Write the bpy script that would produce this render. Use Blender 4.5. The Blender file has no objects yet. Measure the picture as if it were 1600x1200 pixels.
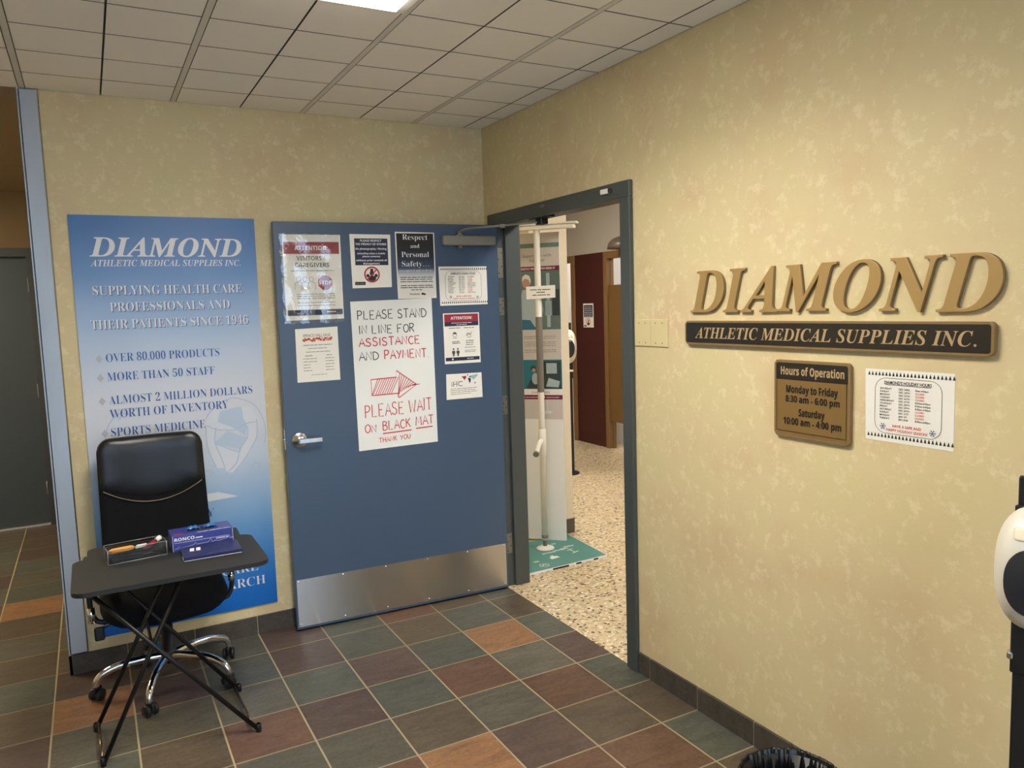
import bpy, bmesh, math, random
from mathutils import Vector, Matrix, Euler
PI = math.pi
SC = bpy.context.scene
COL = SC.collection
R_ = random.Random(7)

# ------------------------------------------------------------------ camera, world, exposure
cam = bpy.data.cameras.new('camera')
cam.sensor_fit = 'HORIZONTAL'; cam.sensor_width = 36.0; cam.lens = 1204.417 / 1600 * 36.0
cam.clip_start = 0.05; cam.clip_end = 200
camo = bpy.data.objects.new('camera', cam); COL.objects.link(camo)
RV = ((0.8761090332, -0.4810704750, -0.0316884837), (-0.0765122336, -0.0738441426, -0.9943303881), (0.4760029832, 0.8735663917, -0.1015032970))
m3 = Matrix((RV[0], [-v for v in RV[1]], [-v for v in RV[2]])).transposed()
camo.matrix_world = Matrix.Translation((-2.0747105, -4.0833059, 1.6704705)) @ m3.to_4x4()
SC.camera = camo

world = bpy.data.worlds.new('world'); SC.world = world; world.use_nodes = True
bgn = world.node_tree.nodes['Background']
bgn.inputs[0].default_value = (0.66, 0.83, 1.08, 1); bgn.inputs[1].default_value = 3.7
SC.view_settings.view_transform = 'Standard'; SC.view_settings.look = 'None'
SC.view_settings.gamma = 1.0; SC.view_settings.use_curve_mapping = False
SC.view_settings.exposure = 0.0
LENS = 3.9             # glow of the waiting-room troffer lenses
TUBE = 33.0            # watts of the louvred light inside each waiting-room troffer
TUBE_SPREAD = 150
TUBE_COL = (1.0, 0.95, 0.86)
SHOW_LAMP = 40.0        # emission of the showroom troffers

sun = bpy.data.lights.new('sun', 'SUN'); sun.energy = 6.0; sun.angle = 0.02; sun.color = (1.0, 0.95, 0.88)
suno = bpy.data.objects.new('sun', sun); COL.objects.link(suno); suno.rotation_euler = (math.radians(14), math.radians(-52), 0)   # low side sun on the snow outside, added for bounce onto the ceiling

# daylight portal in the entrance storefront (helps the sampler find the sky through the glass)
pl = bpy.data.lights.new('daylight_portal', 'AREA'); pl.shape = 'RECTANGLE'; pl.size = 4.0; pl.size_y = 2.3
pl.cycles.is_portal = True
po = bpy.data.objects.new('daylight_portal', pl); COL.objects.link(po)
po.location = (-2.2, -6.62, 1.25); po.rotation_euler = (PI / 2, 0, 0)

H = 2.686          # ceiling height
T = 0.305          # floor tile pitch

# ------------------------------------------------------------------ helpers
def lin(c):
    return tuple((x / 255 / 12.92) if x / 255 <= 0.04045 else ((x / 255 + 0.055) / 1.055) ** 2.4 for x in c)

def nodes(m): return m.node_tree.nodes, m.node_tree.links

MATS = {}
def mat(name, rgb, rough=0.5, metal=0.0, bump=0.0, bscale=200.0, spec=0.5, emit=0.0, alpha=None, coat=0.0):
    if name in MATS: return MATS[name]
    m = bpy.data.materials.new(name); m.use_nodes = True; N, L = nodes(m)
    b = N['Principled BSDF']; c = lin(rgb)
    b.inputs['Base Color'].default_value = (*c, 1); b.inputs['Roughness'].default_value = rough
    b.inputs['Metallic'].default_value = metal; b.inputs['Specular IOR Level'].default_value = spec
    if coat: b.inputs['Coat Weight'].default_value = coat; b.inputs['Coat Roughness'].default_value = 0.1
    if emit:
        b.inputs['Emission Color'].default_value = (*c, 1); b.inputs['Emission Strength'].default_value = emit
    if bump:
        t = N.new('ShaderNodeTexCoord'); n = N.new('ShaderNodeTexNoise'); n.inputs['Scale'].default_value = bscale
        bp = N.new('ShaderNodeBump'); bp.inputs['Strength'].default_value = bump; bp.inputs['Distance'].default_value = 0.002
        L.new(t.outputs['Object'], n.inputs['Vector']); L.new(n.outputs['Fac'], bp.inputs['Height']); L.new(bp.outputs['Normal'], b.inputs['Normal'])
    MATS[name] = m
    return m

def ramp(N, stops):
    r = N.new('ShaderNodeValToRGB'); e = r.color_ramp.elements
    while len(e) > 1: e.remove(e[0])
    e[0].position = stops[0][0]; e[0].color = (*lin(stops[0][1]), 1)
    for p, c in stops[1:]:
        x = e.new(p); x.color = (*lin(c), 1)
    return r

class MB:
    """Collects shapes in a bmesh, then links them as one mesh object."""
    def __init__(s): s.bm = bmesh.new(); s.M = Matrix.Identity(4)
    def v(s, p): return s.bm.verts.new(s.M @ Vector(p))
    def f(s, vs, mi=0, smooth=False):
        try:
            q = s.bm.faces.new(vs); q.material_index = mi; q.smooth = smooth; return q
        except ValueError: return None
    def poly(s, pts, mi=0): return s.f([s.v(p) for p in pts], mi)
    def box(s, a, b, mi=0, bev=0.0, seg=2):
        x0, y0, z0 = (min(a[i], b[i]) for i in range(3)); x1, y1, z1 = (max(a[i], b[i]) for i in range(3))
        vs = [s.v(p) for p in ((x0, y0, z0), (x1, y0, z0), (x1, y1, z0), (x0, y1, z0), (x0, y0, z1), (x1, y0, z1), (x1, y1, z1), (x0, y1, z1))]
        fs = [s.f([vs[i] for i in q], mi) for q in ((0, 3, 2, 1), (4, 5, 6, 7), (0, 1, 5, 4), (1, 2, 6, 5), (2, 3, 7, 6), (3, 0, 4, 7))]
        if bev:
            es = {e for q in fs for e in q.edges}
            r = bmesh.ops.bevel(s.bm, geom=list(es), offset=bev, segments=seg, affect='EDGES', profile=0.5, clamp_overlap=True)
            for q in r['faces']: q.material_index = mi
        return s
    def prism(s, pts, z0, z1, mi=0, bev=0.0, seg=2):
        n = len(pts); lo = [s.v((x, y, z0)) for x, y in pts]; hi = [s.v((x, y, z1)) for x, y in pts]
        a = sum(pts[i][0] * pts[(i + 1) % n][1] - pts[(i + 1) % n][0] * pts[i][1] for i in range(n))
        fs = [s.f(lo[::-1], mi), s.f(hi, mi)] + [s.f([lo[i], lo[(i + 1) % n], hi[(i + 1) % n], hi[i]], mi) for i in range(n)]
        if a < 0: bmesh.ops.reverse_faces(s.bm, faces=[q for q in fs if q])
        if bev:
            es = [e for e in fs[1].edges] + [e for e in fs[0].edges]
            r = bmesh.ops.bevel(s.bm, geom=es, offset=bev, segments=seg, affect='EDGES', profile=0.5, clamp_overlap=True)
            for q in r['faces']: q.material_index = mi
        return s
    def tube(s, pts, r, mi=0, n=12, caps=True):
        P = [Vector(p) for p in pts]; rs = r if isinstance(r, (list, tuple)) else [r] * len(P)
        rings = []; up = None
        for i, p in enumerate(P):
            d = (P[min(i + 1, len(P) - 1)] - P[max(i - 1, 0)]).normalized()
            if up is None:
                up = Vector((0, 0, 1)) if abs(d.z) < 0.9 else Vector((1, 0, 0))
            a = d.cross(up).normalized(); b = a.cross(d).normalized(); up = b
            rings.append([s.v(p + (a * math.cos(t) + b * math.sin(t)) * rs[i]) for t in (2 * PI * k / n for k in range(n))])
        for A, B in zip(rings, rings[1:]):
            for k in range(n): s.f([A[k], B[k], B[(k + 1) % n], A[(k + 1) % n]], mi, True)
        if caps: s.f(rings[0], mi); s.f(rings[-1][::-1], mi)
        return s
    def lathe(s, prof, c=(0, 0, 0), n=28, mi=0, axis='z', smooth=True):
        def P(r, h, t):
            x, y = r * math.cos(t), r * math.sin(t)
            q = (x, y, h) if axis == 'z' else ((h, x, y) if axis == 'x' else (y, h, x))
            return (q[0] + c[0], q[1] + c[1], q[2] + c[2])
        rings = []
        for r, h in prof:
            rings.append([s.v(P(0, h, 0))] if r < 1e-6 else [s.v(P(r, h, 2 * PI * k / n)) for k in range(n)])
        for A, B in zip(rings, rings[1:]):
            for k in range(n):
                if len(A) == 1 and len(B) == 1: continue
                if len(A) == 1: s.f([A[0], B[(k + 1) % n], B[k]], mi, smooth)
                elif len(B) == 1: s.f([A[k], A[(k + 1) % n], B[0]], mi, smooth)
                else: s.f([A[k], A[(k + 1) % n], B[(k + 1) % n], B[k]], mi, smooth)
        return s
    def cushion(s, outline, tf, tb, fn=None, rings=7, pw=3.0, mi=0):
        """Closed pad: outline (x, y) loop; front swells by tf, back by tb; fn maps (x, y, z) to a place."""
        n = len(outline); cx = sum(p[0] for p in outline) / n; cy = sum(p[1] for p in outline) / n
        fn = fn or (lambda x, y, z: (x, y, z))
        def layer(t, sgn):
            out = []
            for i in range(1, rings + 1):
                q = math.sin(i / rings * PI / 2)
                h = sgn * t * max(0.0, 1 - q ** pw) ** (1 / 2.0)
                if i == rings and sgn < 0: out.append(edge); continue
                out.append([s.v(fn(cx + (x - cx) * q, cy + (y - cy) * q, h)) for x, y in outline])
            return out, s.v(fn(cx, cy, sgn * t))
        edge = None
        F, fc = layer(tf, 1); edge = F[-1]
        B, bc = layer(tb, -1)
        for Lr, c, flip in ((F, fc, False), (B, bc, True)):
            for k in range(n):
                q = [c, Lr[0][k], Lr[0][(k + 1) % n]]; s.f(q[::-1] if flip else q, mi, True)
            for A, Bq in zip(Lr, Lr[1:]):
                for k in range(n):
                    q = [A[k], Bq[k], Bq[(k + 1) % n], A[(k + 1) % n]]; s.f(q[::-1] if flip else q, mi, True)
        return s
    def geo(s, g, z, mi=0, fn=None):
        vs = [s.v(fn(x, y, z) if fn else (x, y, z)) for x, y in g[0]]
        for q in g[1]: s.f([vs[i] for i in q], mi)
        return s
    def build(s, name, mats, parent=None, smooth=None, norm=False):
        if norm: bmesh.ops.recalc_face_normals(s.bm, faces=s.bm.faces[:])
        me = bpy.data.meshes.new(name); s.bm.to_mesh(me); s.bm.free()
        for m in (mats if isinstance(mats, (list, tuple)) else [mats]): me.materials.append(m)
        if smooth: 
            for p in me.polygons: p.use_smooth = True
        o = bpy.data.objects.new(name, me); COL.objects.link(o)
        if parent: o.parent = parent
        return o

def grain(o, a, c):
    """UV map along two axes: the direction the metal was brushed in."""
    uv = o.data.uv_layers.new(name='grain')
    for lp in o.data.loops:
        co = o.data.vertices[lp.vertex_index].co; uv.data[lp.index].uv = (co[a] + co[1] * 0.9 + co[0] * 0.01, co[c]) if c == 2 else (co[a], co[c])
    return o

def tag(o, label, cat, group=None, kind=None):
    o['label'] = label; o['category'] = cat
    if group: o['group'] = group
    if kind: o['kind'] = kind
    return o
def thing(name, label, cat, loc=(0, 0, 0), rot=(0, 0, 0), group=None):
    o = bpy.data.objects.new(name, None); COL.objects.link(o); o.empty_display_size = 0.05
    o.location = loc; o.rotation_euler = rot
    return tag(o, label, cat, group)
def struct(o, label=None, cat=None):
    o['kind'] = 'structure'
    if label: o['label'] = label; o['category'] = cat
    return o

def rrect(x0, y0, x1, y1, r, n=6):
    rr = r if isinstance(r, (list, tuple)) else [r] * 4   # order: br, tr, tl, bl
    pts = []
    for (cx, cy, q), k in zip(((x1, y0, -PI / 2), (x1, y1, 0), (x0, y1, PI / 2), (x0, y0, PI)), rr):
        sx = -1 if cx == x1 else 1; sy = 1 if cy == y0 else -1
        if k < 1e-6: pts.append((cx, cy)); continue
        ox, oy = cx + sx * k, cy + sy * k
        for i in range(n + 1):
            t = q + PI / 2 * i / n; pts.append((ox + k * math.cos(t), oy + k * math.sin(t)))
    return pts
def densify(pts, step):
    out = []
    for i, a in enumerate(pts):
        b = pts[(i + 1) % len(pts)]; d = math.hypot(b[0] - a[0], b[1] - a[1]); k = max(1, int(d / step))
        for j in range(k): out.append((a[0] + (b[0] - a[0]) * j / k, a[1] + (b[1] - a[1]) * j / k))
    return out

# ---- lettering: outlines of the built-in typefaces turned into flat meshes
STY = {'BI': (0x1D468, 0x1D482, None), 'B': (0x1D400, 0x1D41A, 0x1D7CE), 'SB': (0x1D5D4, 0x1D5EE, 0x1D7EC), 'SR': None}
_cap = {}
def _raw(s, sty, off=0.0, res=3):
    k = STY[sty]; out = ''
    for ch in s:
        if k and 'A' <= ch <= 'Z': ch = chr(k[0] + ord(ch) - 65)
        elif k and 'a' <= ch <= 'z': ch = chr(k[1] + ord(ch) - 97)
        elif k and k[2] and ch.isdigit(): ch = chr(k[2] + int(ch))
        out += ch
    c = bpy.data.curves.new('t', 'FONT'); c.body = out; c.resolution_u = res; c.offset = off
    o = bpy.data.objects.new('t', c); COL.objects.link(o)
    me = bpy.data.meshes.new_from_object(o)
    vs = [(v.co.x, v.co.y) for v in me.vertices]; fs = [tuple(p.vertices) for p in me.polygons]
    bpy.data.objects.remove(o); bpy.data.curves.remove(c); bpy.data.meshes.remove(me)
    return vs, fs
def text(s, sty, x, y, h, w=None, al='L', off=0.0, slope=0.0, res=3):
    """Flat lettering: left/centre/right x, baseline y, cap height h, optional fitted width, baseline slope."""
    vs, fs = _raw(s, sty, off, res)
    if sty not in _cap: _cap[sty] = max(v[1] for v in _raw('H', sty)[0])
    k = h / _cap[sty]; x0 = min(v[0] for v in vs); x1 = max(v[0] for v in vs)
    kx = k if w is None else w / (x1 - x0); W = (x1 - x0) * kx
    ox = x - (0 if al == 'L' else W / 2 if al == 'C' else W)
    return [(ox + (a - x0) * kx, y + b * k + slope * (a - x0) * kx) for a, b in vs], fs
def rect(x0, y0, x1, y1): return [(x0, y0), (x1, y0), (x1, y1), (x0, y1)], [(0, 1, 2, 3)]
def pgon(pts):
    a = sum(pts[i][0] * pts[(i + 1) % len(pts)][1] - pts[(i + 1) % len(pts)][0] * pts[i][1] for i in range(len(pts)))
    pts = list(pts) if a > 0 else list(pts)[::-1]
    return pts, [tuple(range(len(pts)))]
def disc(cx, cy, r, n=24, ry=None): return pgon([(cx + r * math.cos(2 * PI * i / n), cy + (ry or r) * math.sin(2 * PI * i / n)) for i in range(n)])
def ring(cx, cy, r, w, n=28):
    vs = [(cx + q * math.cos(2 * PI * i / n), cy + q * math.sin(2 * PI * i / n)) for q in (r, r - w) for i in range(n)]
    return vs, [(i, (i + 1) % n, n + (i + 1) % n, n + i) for i in range(n)]
def stroke(pts, w, closed=False):
    """Ribbon of width w along a polyline."""
    n = len(pts); vs = []; fs = []
    for i, p in enumerate(pts):
        a = pts[(i - 1) % n] if closed or i else p; b = pts[(i + 1) % n] if closed or i < n - 1 else p
        dx, dy = b[0] - a[0], b[1] - a[1]; d = math.hypot(dx, dy) or 1
        vs += [(p[0] + dy / d * w / 2, p[1] - dx / d * w / 2), (p[0] - dy / d * w / 2, p[1] + dx / d * w / 2)]
    for i in range(n if closed else n - 1):
        j = (i + 1) % n; fs.append((2 * i, 2 * j, 2 * j + 1, 2 * i + 1))
    return vs, fs
def smooth_line(pts, n=6):
    out = []
    for i in range(len(pts) - 1):
        p0, p1, p2, p3 = pts[max(i - 1, 0)], pts[i], pts[i + 1], pts[min(i + 2, len(pts) - 1)]
        for k in range(n):
            t = k / n
            out.append(tuple(0.5 * (2 * p1[j] + (p2[j] - p0[j]) * t + (2 * p0[j] - 5 * p1[j] + 4 * p2[j] - p3[j]) * t * t + (3 * p1[j] - p0[j] - 3 * p2[j] + p3[j]) * t ** 3) for j in range(len(p1))))
    out.append(tuple(pts[-1])); return out
def greek(x0, x1, y, h, rnd=R_):
    """One line of print too small to read, as word-length dashes."""
    vs, fs = [], []; x = x0
    while x < x1 - h:
        w = min(h * rnd.uniform(2.0, 6.5), x1 - x); g = rect(x, y, x + w, y + h * 0.55); b = len(vs)
        vs += g[0]; fs += [tuple(i + b for i in q) for q in g[1]]; x += w + h * 0.55
    return vs, fs

# frames: where flat things hang.  (origin, z rotation): local x = right, y = up, z = out of the surface
DA = math.atan2(-0.0521, 0.9986)
FR = {'back': (Vector((0, 0, 0)), 0.0), 'right': (Vector((0, 0, 0)), -PI / 2), 'door': (Vector((-0.007, -0.168, 0)), DA)}
def fmat(fr, x, y, out=0.0, roll=0.0):
    o, rz = FR[fr]; B = Matrix.Translation(o) @ Matrix.Rotation(rz, 4, 'Z') @ Matrix.Rotation(PI / 2, 4, 'X')
    return B @ Matrix.Translation((x, y, out)) @ Matrix.Rotation(roll, 4, 'Z')

class Sheet:
    """A flat thing on a surface: the root mesh is its body, prints are children in the frame's own coordinates."""
    def __init__(s, name, label, cat, fr, corners, m, th=0.0007, out=0.0004, bev=0.0, group=None, pts=None, body=None):
        xs = [c[0] for c in corners]; ys = [c[1] for c in corners]; s.cx = sum(xs) / len(xs); s.cy = sum(ys) / len(ys); s.z = th
        b = MB(); q = [(x - s.cx, y - s.cy) for x, y in (pts or corners)]
        b.prism(q, 0, th, 0, bev)
        s.o = b.build(name, m); s.o.matrix_world = fmat(fr, s.cx, s.cy, out)
        tag(s.o, label, cat, group)
    def pr(s, name, m, geos, lift=0.0004, label=None, parent=None):
        s.z += lift
        if 1 < len(geos) <= (12 if 'lettering' in name else 8) and not name.startswith(('snow', 'camera')):
            return [s.pr(name, m, [g], 0.0, label, parent) for g in geos][0]
        b = MB()
        for g in geos: b.geo(([(x - s.cx, y - s.cy) for x, y in g[0]], g[1]), s.z)
        o = b.build(name, m, parent or s.o)
        if label: o['label'] = label
        return o

# ------------------------------------------------------------------ materials
def wallpaper():
    m = bpy.data.materials.new('mottled_wallpaper'); m.use_nodes = True; N, L = nodes(m); b = N['Principled BSDF']
    t = N.new('ShaderNodeTexCoord')
    def noise(sc, det, ro, loc):
        mp = N.new('ShaderNodeMapping'); mp.inputs['Location'].default_value = loc; n = N.new('ShaderNodeTexNoise')
        n.inputs['Scale'].default_value = sc; n.inputs['Detail'].default_value = det; n.inputs['Roughness'].default_value = ro
        L.new(t.outputs['Object'], mp.inputs['Vector']); L.new(mp.outputs['Vector'], n.inputs['Vector']); return n
    n1 = noise(3.2, 5, 0.55, (3.1, 1.7, 0.4)); n2 = noise(240, 2, 0.5, (0, 0, 0)); n3 = noise(22, 9, 0.7, (7.7, 2.2, 5.1))
    r = ramp(N, [(0.32, (207, 185, 144)), (0.5, (212, 195, 152)), (0.68, (209, 196, 149))])
    r3 = ramp(N, [(0.0, (0, 0, 0)), (0.53, (0, 0, 0)), (0.64, (255, 255, 255)), (1.0, (255, 255, 255))])
    mx = N.new('ShaderNodeMix'); mx.data_type = 'RGBA'; mx.inputs[7].default_value = (*lin((232, 218, 180)), 1)
    ml = N.new('ShaderNodeMath'); ml.operation = 'MULTIPLY'; ml.inputs[1].default_value = 0.5
    L.new(n1.outputs['Fac'], r.inputs['Fac']); L.new(n3.outputs['Fac'], r3.inputs['Fac']); L.new(r3.outputs['Color'], ml.inputs[0])
    L.new(ml.outputs[0], mx.inputs[0]); L.new(r.outputs['Color'], mx.inputs[6]); L.new(mx.outputs[2], b.inputs['Base Color'])
    bp = N.new('ShaderNodeBump'); bp.inputs['Strength'].default_value = 0.12; bp.inputs['Distance'].default_value = 0.001
    L.new(n2.outputs['Fac'], bp.inputs['Height']); L.new(bp.outputs['Normal'], b.inputs['Normal'])
    b.inputs['Roughness'].default_value = 0.55; b.inputs['Specular IOR Level'].default_value = 0.35
    return m
WALLP = wallpaper()

def slate(name, attr=True, base=(92, 84, 74), rough=0.36):
    m = bpy.data.materials.new(name); m.use_nodes = True; N, L = nodes(m); b = N['Principled BSDF']
    t = N.new('ShaderNodeTexCoord'); mp = N.new('ShaderNodeMapping'); mp.inputs['Scale'].default_value = (3.0, 9.0, 3.0); mp.inputs['Rotation'].default_value = (0, 0, 0.5)
    n1 = N.new('ShaderNodeTexNoise'); n1.inputs['Scale'].default_value = 2.2; n1.inputs['Detail'].default_value = 8; n1.inputs['Roughness'].default_value = 0.65; n1.inputs['Distortion'].default_value = 0.8
    n2 = N.new('ShaderNodeTexNoise'); n2.inputs['Scale'].default_value = 55; n2.inputs['Detail'].default_value = 8; n2.inputs['Roughness'].default_value = 0.75
    L.new(t.outputs['Object'], mp.inputs['Vector']); L.new(mp.outputs['Vector'], n1.inputs['Vector']); L.new(t.outputs['Object'], n2.inputs['Vector'])
    add = N.new('ShaderNodeMath'); add.operation = 'MULTIPLY_ADD'; add.inputs[1].default_value = 0.9; L.new(n2.outputs['Fac'], add.inputs[0]); L.new(n1.outputs['Fac'], add.inputs[2])
    mr = N.new('ShaderNodeMapRange'); mr.inputs['From Min'].default_value = 0.62; mr.inputs['From Max'].default_value = 1.28; mr.inputs['To Min'].default_value = 0.55; mr.inputs['To Max'].default_value = 1.45
    L.new(add.outputs[0], mr.inputs['Value'])
    mx = N.new('ShaderNodeVectorMath'); mx.operation = 'MULTIPLY'
    if attr:
        a = N.new('ShaderNodeAttribute'); a.attribute_name = 'tile'; L.new(a.outputs['Color'], mx.inputs[0])
    else:
        mx.inputs[0].default_value = lin(base)
    L.new(mr.outputs['Result'], mx.inputs[1]); L.new(mx.outputs['Vector'], b.inputs['Base Color'])
    bp = N.new('ShaderNodeBump'); bp.inputs['Strength'].default_value = 0.35; bp.inputs['Distance'].default_value = 0.002
    L.new(add.outputs[0], bp.inputs['Height']); L.new(bp.outputs['Normal'], b.inputs['Normal'])
    b.inputs['Roughness'].default_value = rough; b.inputs['Specular IOR Level'].default_value = 0.4
    return m
SLATE = slate('slate_tile'); SLATE_BASE = slate('slate_base', False, (74, 68, 61), 0.5)
GROUT = mat('grout', (168, 154, 124), 0.8)

def speckle():
    m = bpy.data.materials.new('speckled_vinyl'); m.use_nodes = True; N, L = nodes(m); b = N['Principled BSDF']
    t = N.new('ShaderNodeTexCoord'); v = N.new('ShaderNodeTexVoronoi'); v.inputs['Scale'].default_value = 70; v.inputs['Randomness'].default_value = 1.0
    n = N.new('ShaderNodeTexNoise'); n.inputs['Scale'].default_value = 60; n.inputs['Detail'].default_value = 2
    mxv = N.new('ShaderNodeVectorMath'); mxv.operation = 'MULTIPLY_ADD'; mxv.inputs[1].default_value = (0.02, 0.02, 0.02)
    L.new(n.outputs['Color'], mxv.inputs[0]); L.new(t.outputs['Object'], mxv.inputs[2]); L.new(mxv.outputs['Vector'], v.inputs['Vector'])
    s = N.new('ShaderNodeSeparateColor'); L.new(v.outputs['Color'], s.inputs['Color'])
    r = ramp(N, [(0.0, (92, 80, 62)), (0.05, (134, 116, 90)), (0.10, (186, 164, 128)), (0.35, (202, 182, 146)), (0.7, (210, 190, 154)), (0.90, (226, 214, 188)), (1.0, (230, 220, 198))])
    r.color_ramp.interpolation = 'CONSTANT'
    L.new(s.outputs['Red'], r.inputs['Fac']); L.new(r.outputs['Color'], b.inputs['Base Color'])
    b.inputs['Roughness'].default_value = 0.4
    return m
SPECK = speckle()

def brushed(name, rgb, rough, aniso=0.0, var=0.16):
    m = mat(name, rgb, rough, 1.0); N, L = nodes(m); b = N['Principled BSDF']
    t = N.new('ShaderNodeTexCoord'); mp = N.new('ShaderNodeMapping'); mp.inputs['Scale'].default_value = (9, 9, 3)
    n = N.new('ShaderNodeTexNoise'); n.inputs['Scale'].default_value = 1.5; n.inputs['Detail'].default_value = 6
    mr = N.new('ShaderNodeMapRange'); mr.inputs['To Min'].default_value = rough - var / 2; mr.inputs['To Max'].default_value = rough + var / 2
    L.new(t.outputs['Object'], mp.inputs['Vector']); L.new(mp.outputs['Vector'], n.inputs['Vector']); L.new(n.outputs['Fac'], mr.inputs['Value']); L.new(mr.outputs['Result'], b.inputs['Roughness'])
    if aniso:
        b.inputs['Anisotropic'].default_value = aniso; b.inputs['Anisotropic Rotation'].default_value = 0.25
        tg = N.new('ShaderNodeTangent'); tg.direction_type = 'UV_MAP'; tg.uv_map = 'grain'; L.new(tg.outputs['Tangent'], b.inputs['Tangent'])
    return m
STEEL = brushed('brushed_steel', (160, 157, 153), 0.36, 0.75)
KICK = brushed('kick_plate_steel', (196, 192, 187), 0.26, 0.95, 0.03)
CHROME = mat('chrome', (225, 225, 228), 0.08, 1.0)
SATIN = mat('satin_chrome', (218, 222, 226), 0.25, 1.0)
ALU = mat('closer_paint', (134, 132, 122), 0.4, 0.15)
DOORP = mat('door_paint', (65, 84, 108), 0.34, 0, 0.04, 60)
FRAMEP = mat('frame_paint', (69, 75, 74), 0.42, 0, 0.03, 80)
HALLD = mat('hall_door_paint', (60, 68, 72), 0.5)
HALLW = mat('hall_paint', (120, 98, 64), 0.7)
CEILT = mat('ceiling_tile', (242, 238, 230), 0.9, 0, 0.25, 260)
CEILG = mat('ceiling_grid', (214, 210, 200), 0.6)
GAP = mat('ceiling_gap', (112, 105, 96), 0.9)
HALLC = mat('hall_ceiling', (158, 140, 114), 0.9)
WHITE = mat('white_paint', (228, 224, 214), 0.6)
SHOWW = mat('showroom_wall', (168, 162, 152), 0.8)
PAPER = mat('paper', (232, 229, 220), 0.75)
PAPERB = mat('bristol_board', (226, 228, 224), 0.6)
INK = mat('black_ink', (38, 37, 38), 0.7)
GREYINK = mat('grey_ink', (120, 116, 112), 0.7)
REDINK = mat('red_marker', (196, 36, 60), 0.6)
REDTXT = mat('red_print', (205, 80, 80), 0.7)
MAROON = mat('maroon_print', (150, 28, 52), 0.6)
NAVY = mat('navy_print', (30, 36, 66), 0.6)
WHITEP = mat('white_print', (232, 232, 232), 0.6)
BLACKPL = mat('black_plastic', (24, 24, 26), 0.45)
MESHF = mat('black_mesh_fabric', (15, 16, 19), 0.9, 0, 0.3, 500, spec=0.25)
LEATHER = mat('black_leatherette', (26, 27, 30), 0.34, 0, 0.12, 350)
SEAM = mat('seam_thread', (130, 120, 100), 0.6)
TABLEM = mat('black_table_laminate', (32, 31, 29), 0.55, 0, 0.1, 400)
LEGM = mat('black_leg_metal', (24, 24, 25), 0.4, 0.3)
GOLD = mat('gold_letter', (170, 140, 88), 0.45, 0.3)
GOLDE = mat('tan_edge', (138, 112, 74), 0.5, 0.2)
BRONZE = mat('bronze_plaque', (140, 112, 66), 0.42, 0.35)
PLATEB = mat('black_plaque', (32, 29, 25), 0.4)
TANTXT = mat('tan_lettering', (176, 150, 108), 0.5)
CREAM = mat('cream_plate', (214, 198, 150), 0.45)
WOOD = mat('honey_wood', (124, 94, 58), 0.45)
WOODD = mat('honey_wood_door', (112, 82, 44), 0.45)
RED = mat('red_wall', (66, 22, 20), 0.6)
TEAL = mat('teal_mat', (84, 140, 132), 0.55)
PLASTW = mat('white_plastic', (232, 228, 218), 0.35)
SMOKE = mat('smoked_window', (46, 48, 54), 0.12)
GREYG = mat('grey_grip', (118, 112, 104), 0.6)

def clear(name, tint=(255, 255, 255), gl=0.10, rough=0.03, bump=0.0):
    m = bpy.data.materials.new(name); m.use_nodes = True; N, L = nodes(m)
    N.remove(N['Principled BSDF']); out = N['Material Output']
    tr = N.new('ShaderNodeBsdfTransparent'); tr.inputs[0].default_value = (*lin(tint), 1)
    g = N.new('ShaderNodeBsdfGlossy'); g.inputs['Roughness'].default_value = rough
    fr = N.new('ShaderNodeFresnel'); fr.inputs['IOR'].default_value = 1.45
    ad = N.new('ShaderNodeMath'); ad.operation = 'ADD'; ad.inputs[1].default_value = gl
    mx = N.new('ShaderNodeMixShader'); L.new(fr.outputs[0], ad.inputs[0]); L.new(ad.outputs[0], mx.inputs[0]); L.new(tr.outputs[0], mx.inputs[1]); L.new(g.outputs[0], mx.inputs[2]); L.new(mx.outputs[0], out.inputs[0])
    if bump:
        t = N.new('ShaderNodeTexCoord'); n = N.new('ShaderNodeTexNoise'); n.inputs['Scale'].default_value = 14; n.inputs['Detail'].default_value = 3; n.inputs['Distortion'].default_value = 1.0
        bp = N.new('ShaderNodeBump'); bp.inputs['Strength'].default_value = bump; bp.inputs['Distance'].default_value = 0.01
        L.new(t.outputs['Object'], n.inputs['Vector']); L.new(n.outputs['Fac'], bp.inputs['Height']); L.new(bp.outputs['Normal'], g.inputs['Normal'])
    return m
GLASS = clear('window_glass', (245, 250, 252), 0.02)
SLEEVE = clear('plastic_sleeve', (252, 252, 252), 0.11, 0.05, 0.35)
ACRYL = clear('acrylic', (236, 240, 242), 0.06, 0.04)

def lamp_mat(name, rgb, st):
    m = bpy.data.materials.new(name); m.use_nodes = True; N, L = nodes(m); N.remove(N['Principled BSDF'])
    e = N.new('ShaderNodeEmission'); e.inputs[0].default_value = (*lin(rgb), 1); e.inputs[1].default_value = st; L.new(e.outputs[0], N['Material Output'].inputs[0])
    return m
def lens_mat(name, rgb, st):
    m = lamp_mat(name, rgb, st); N, L = nodes(m); e = [n for n in N if n.type == 'EMISSION'][0]
    tr = N.new('ShaderNodeBsdfTransparent'); ad = N.new('ShaderNodeAddShader')
    L.new(e.outputs[0], ad.inputs[0]); L.new(tr.outputs[0], ad.inputs[1]); L.new(ad.outputs[0], N['Material Output'].inputs[0]); return m
LAMP = lens_mat('lit_lens', (255, 250, 240), LENS)
LAMPC = lamp_mat('lit_cubicle_diffuser', (255, 250, 244), 26.0)
LAMPS = lamp_mat('lit_showroom_diffuser', (255, 250, 242), SHOW_LAMP)

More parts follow.
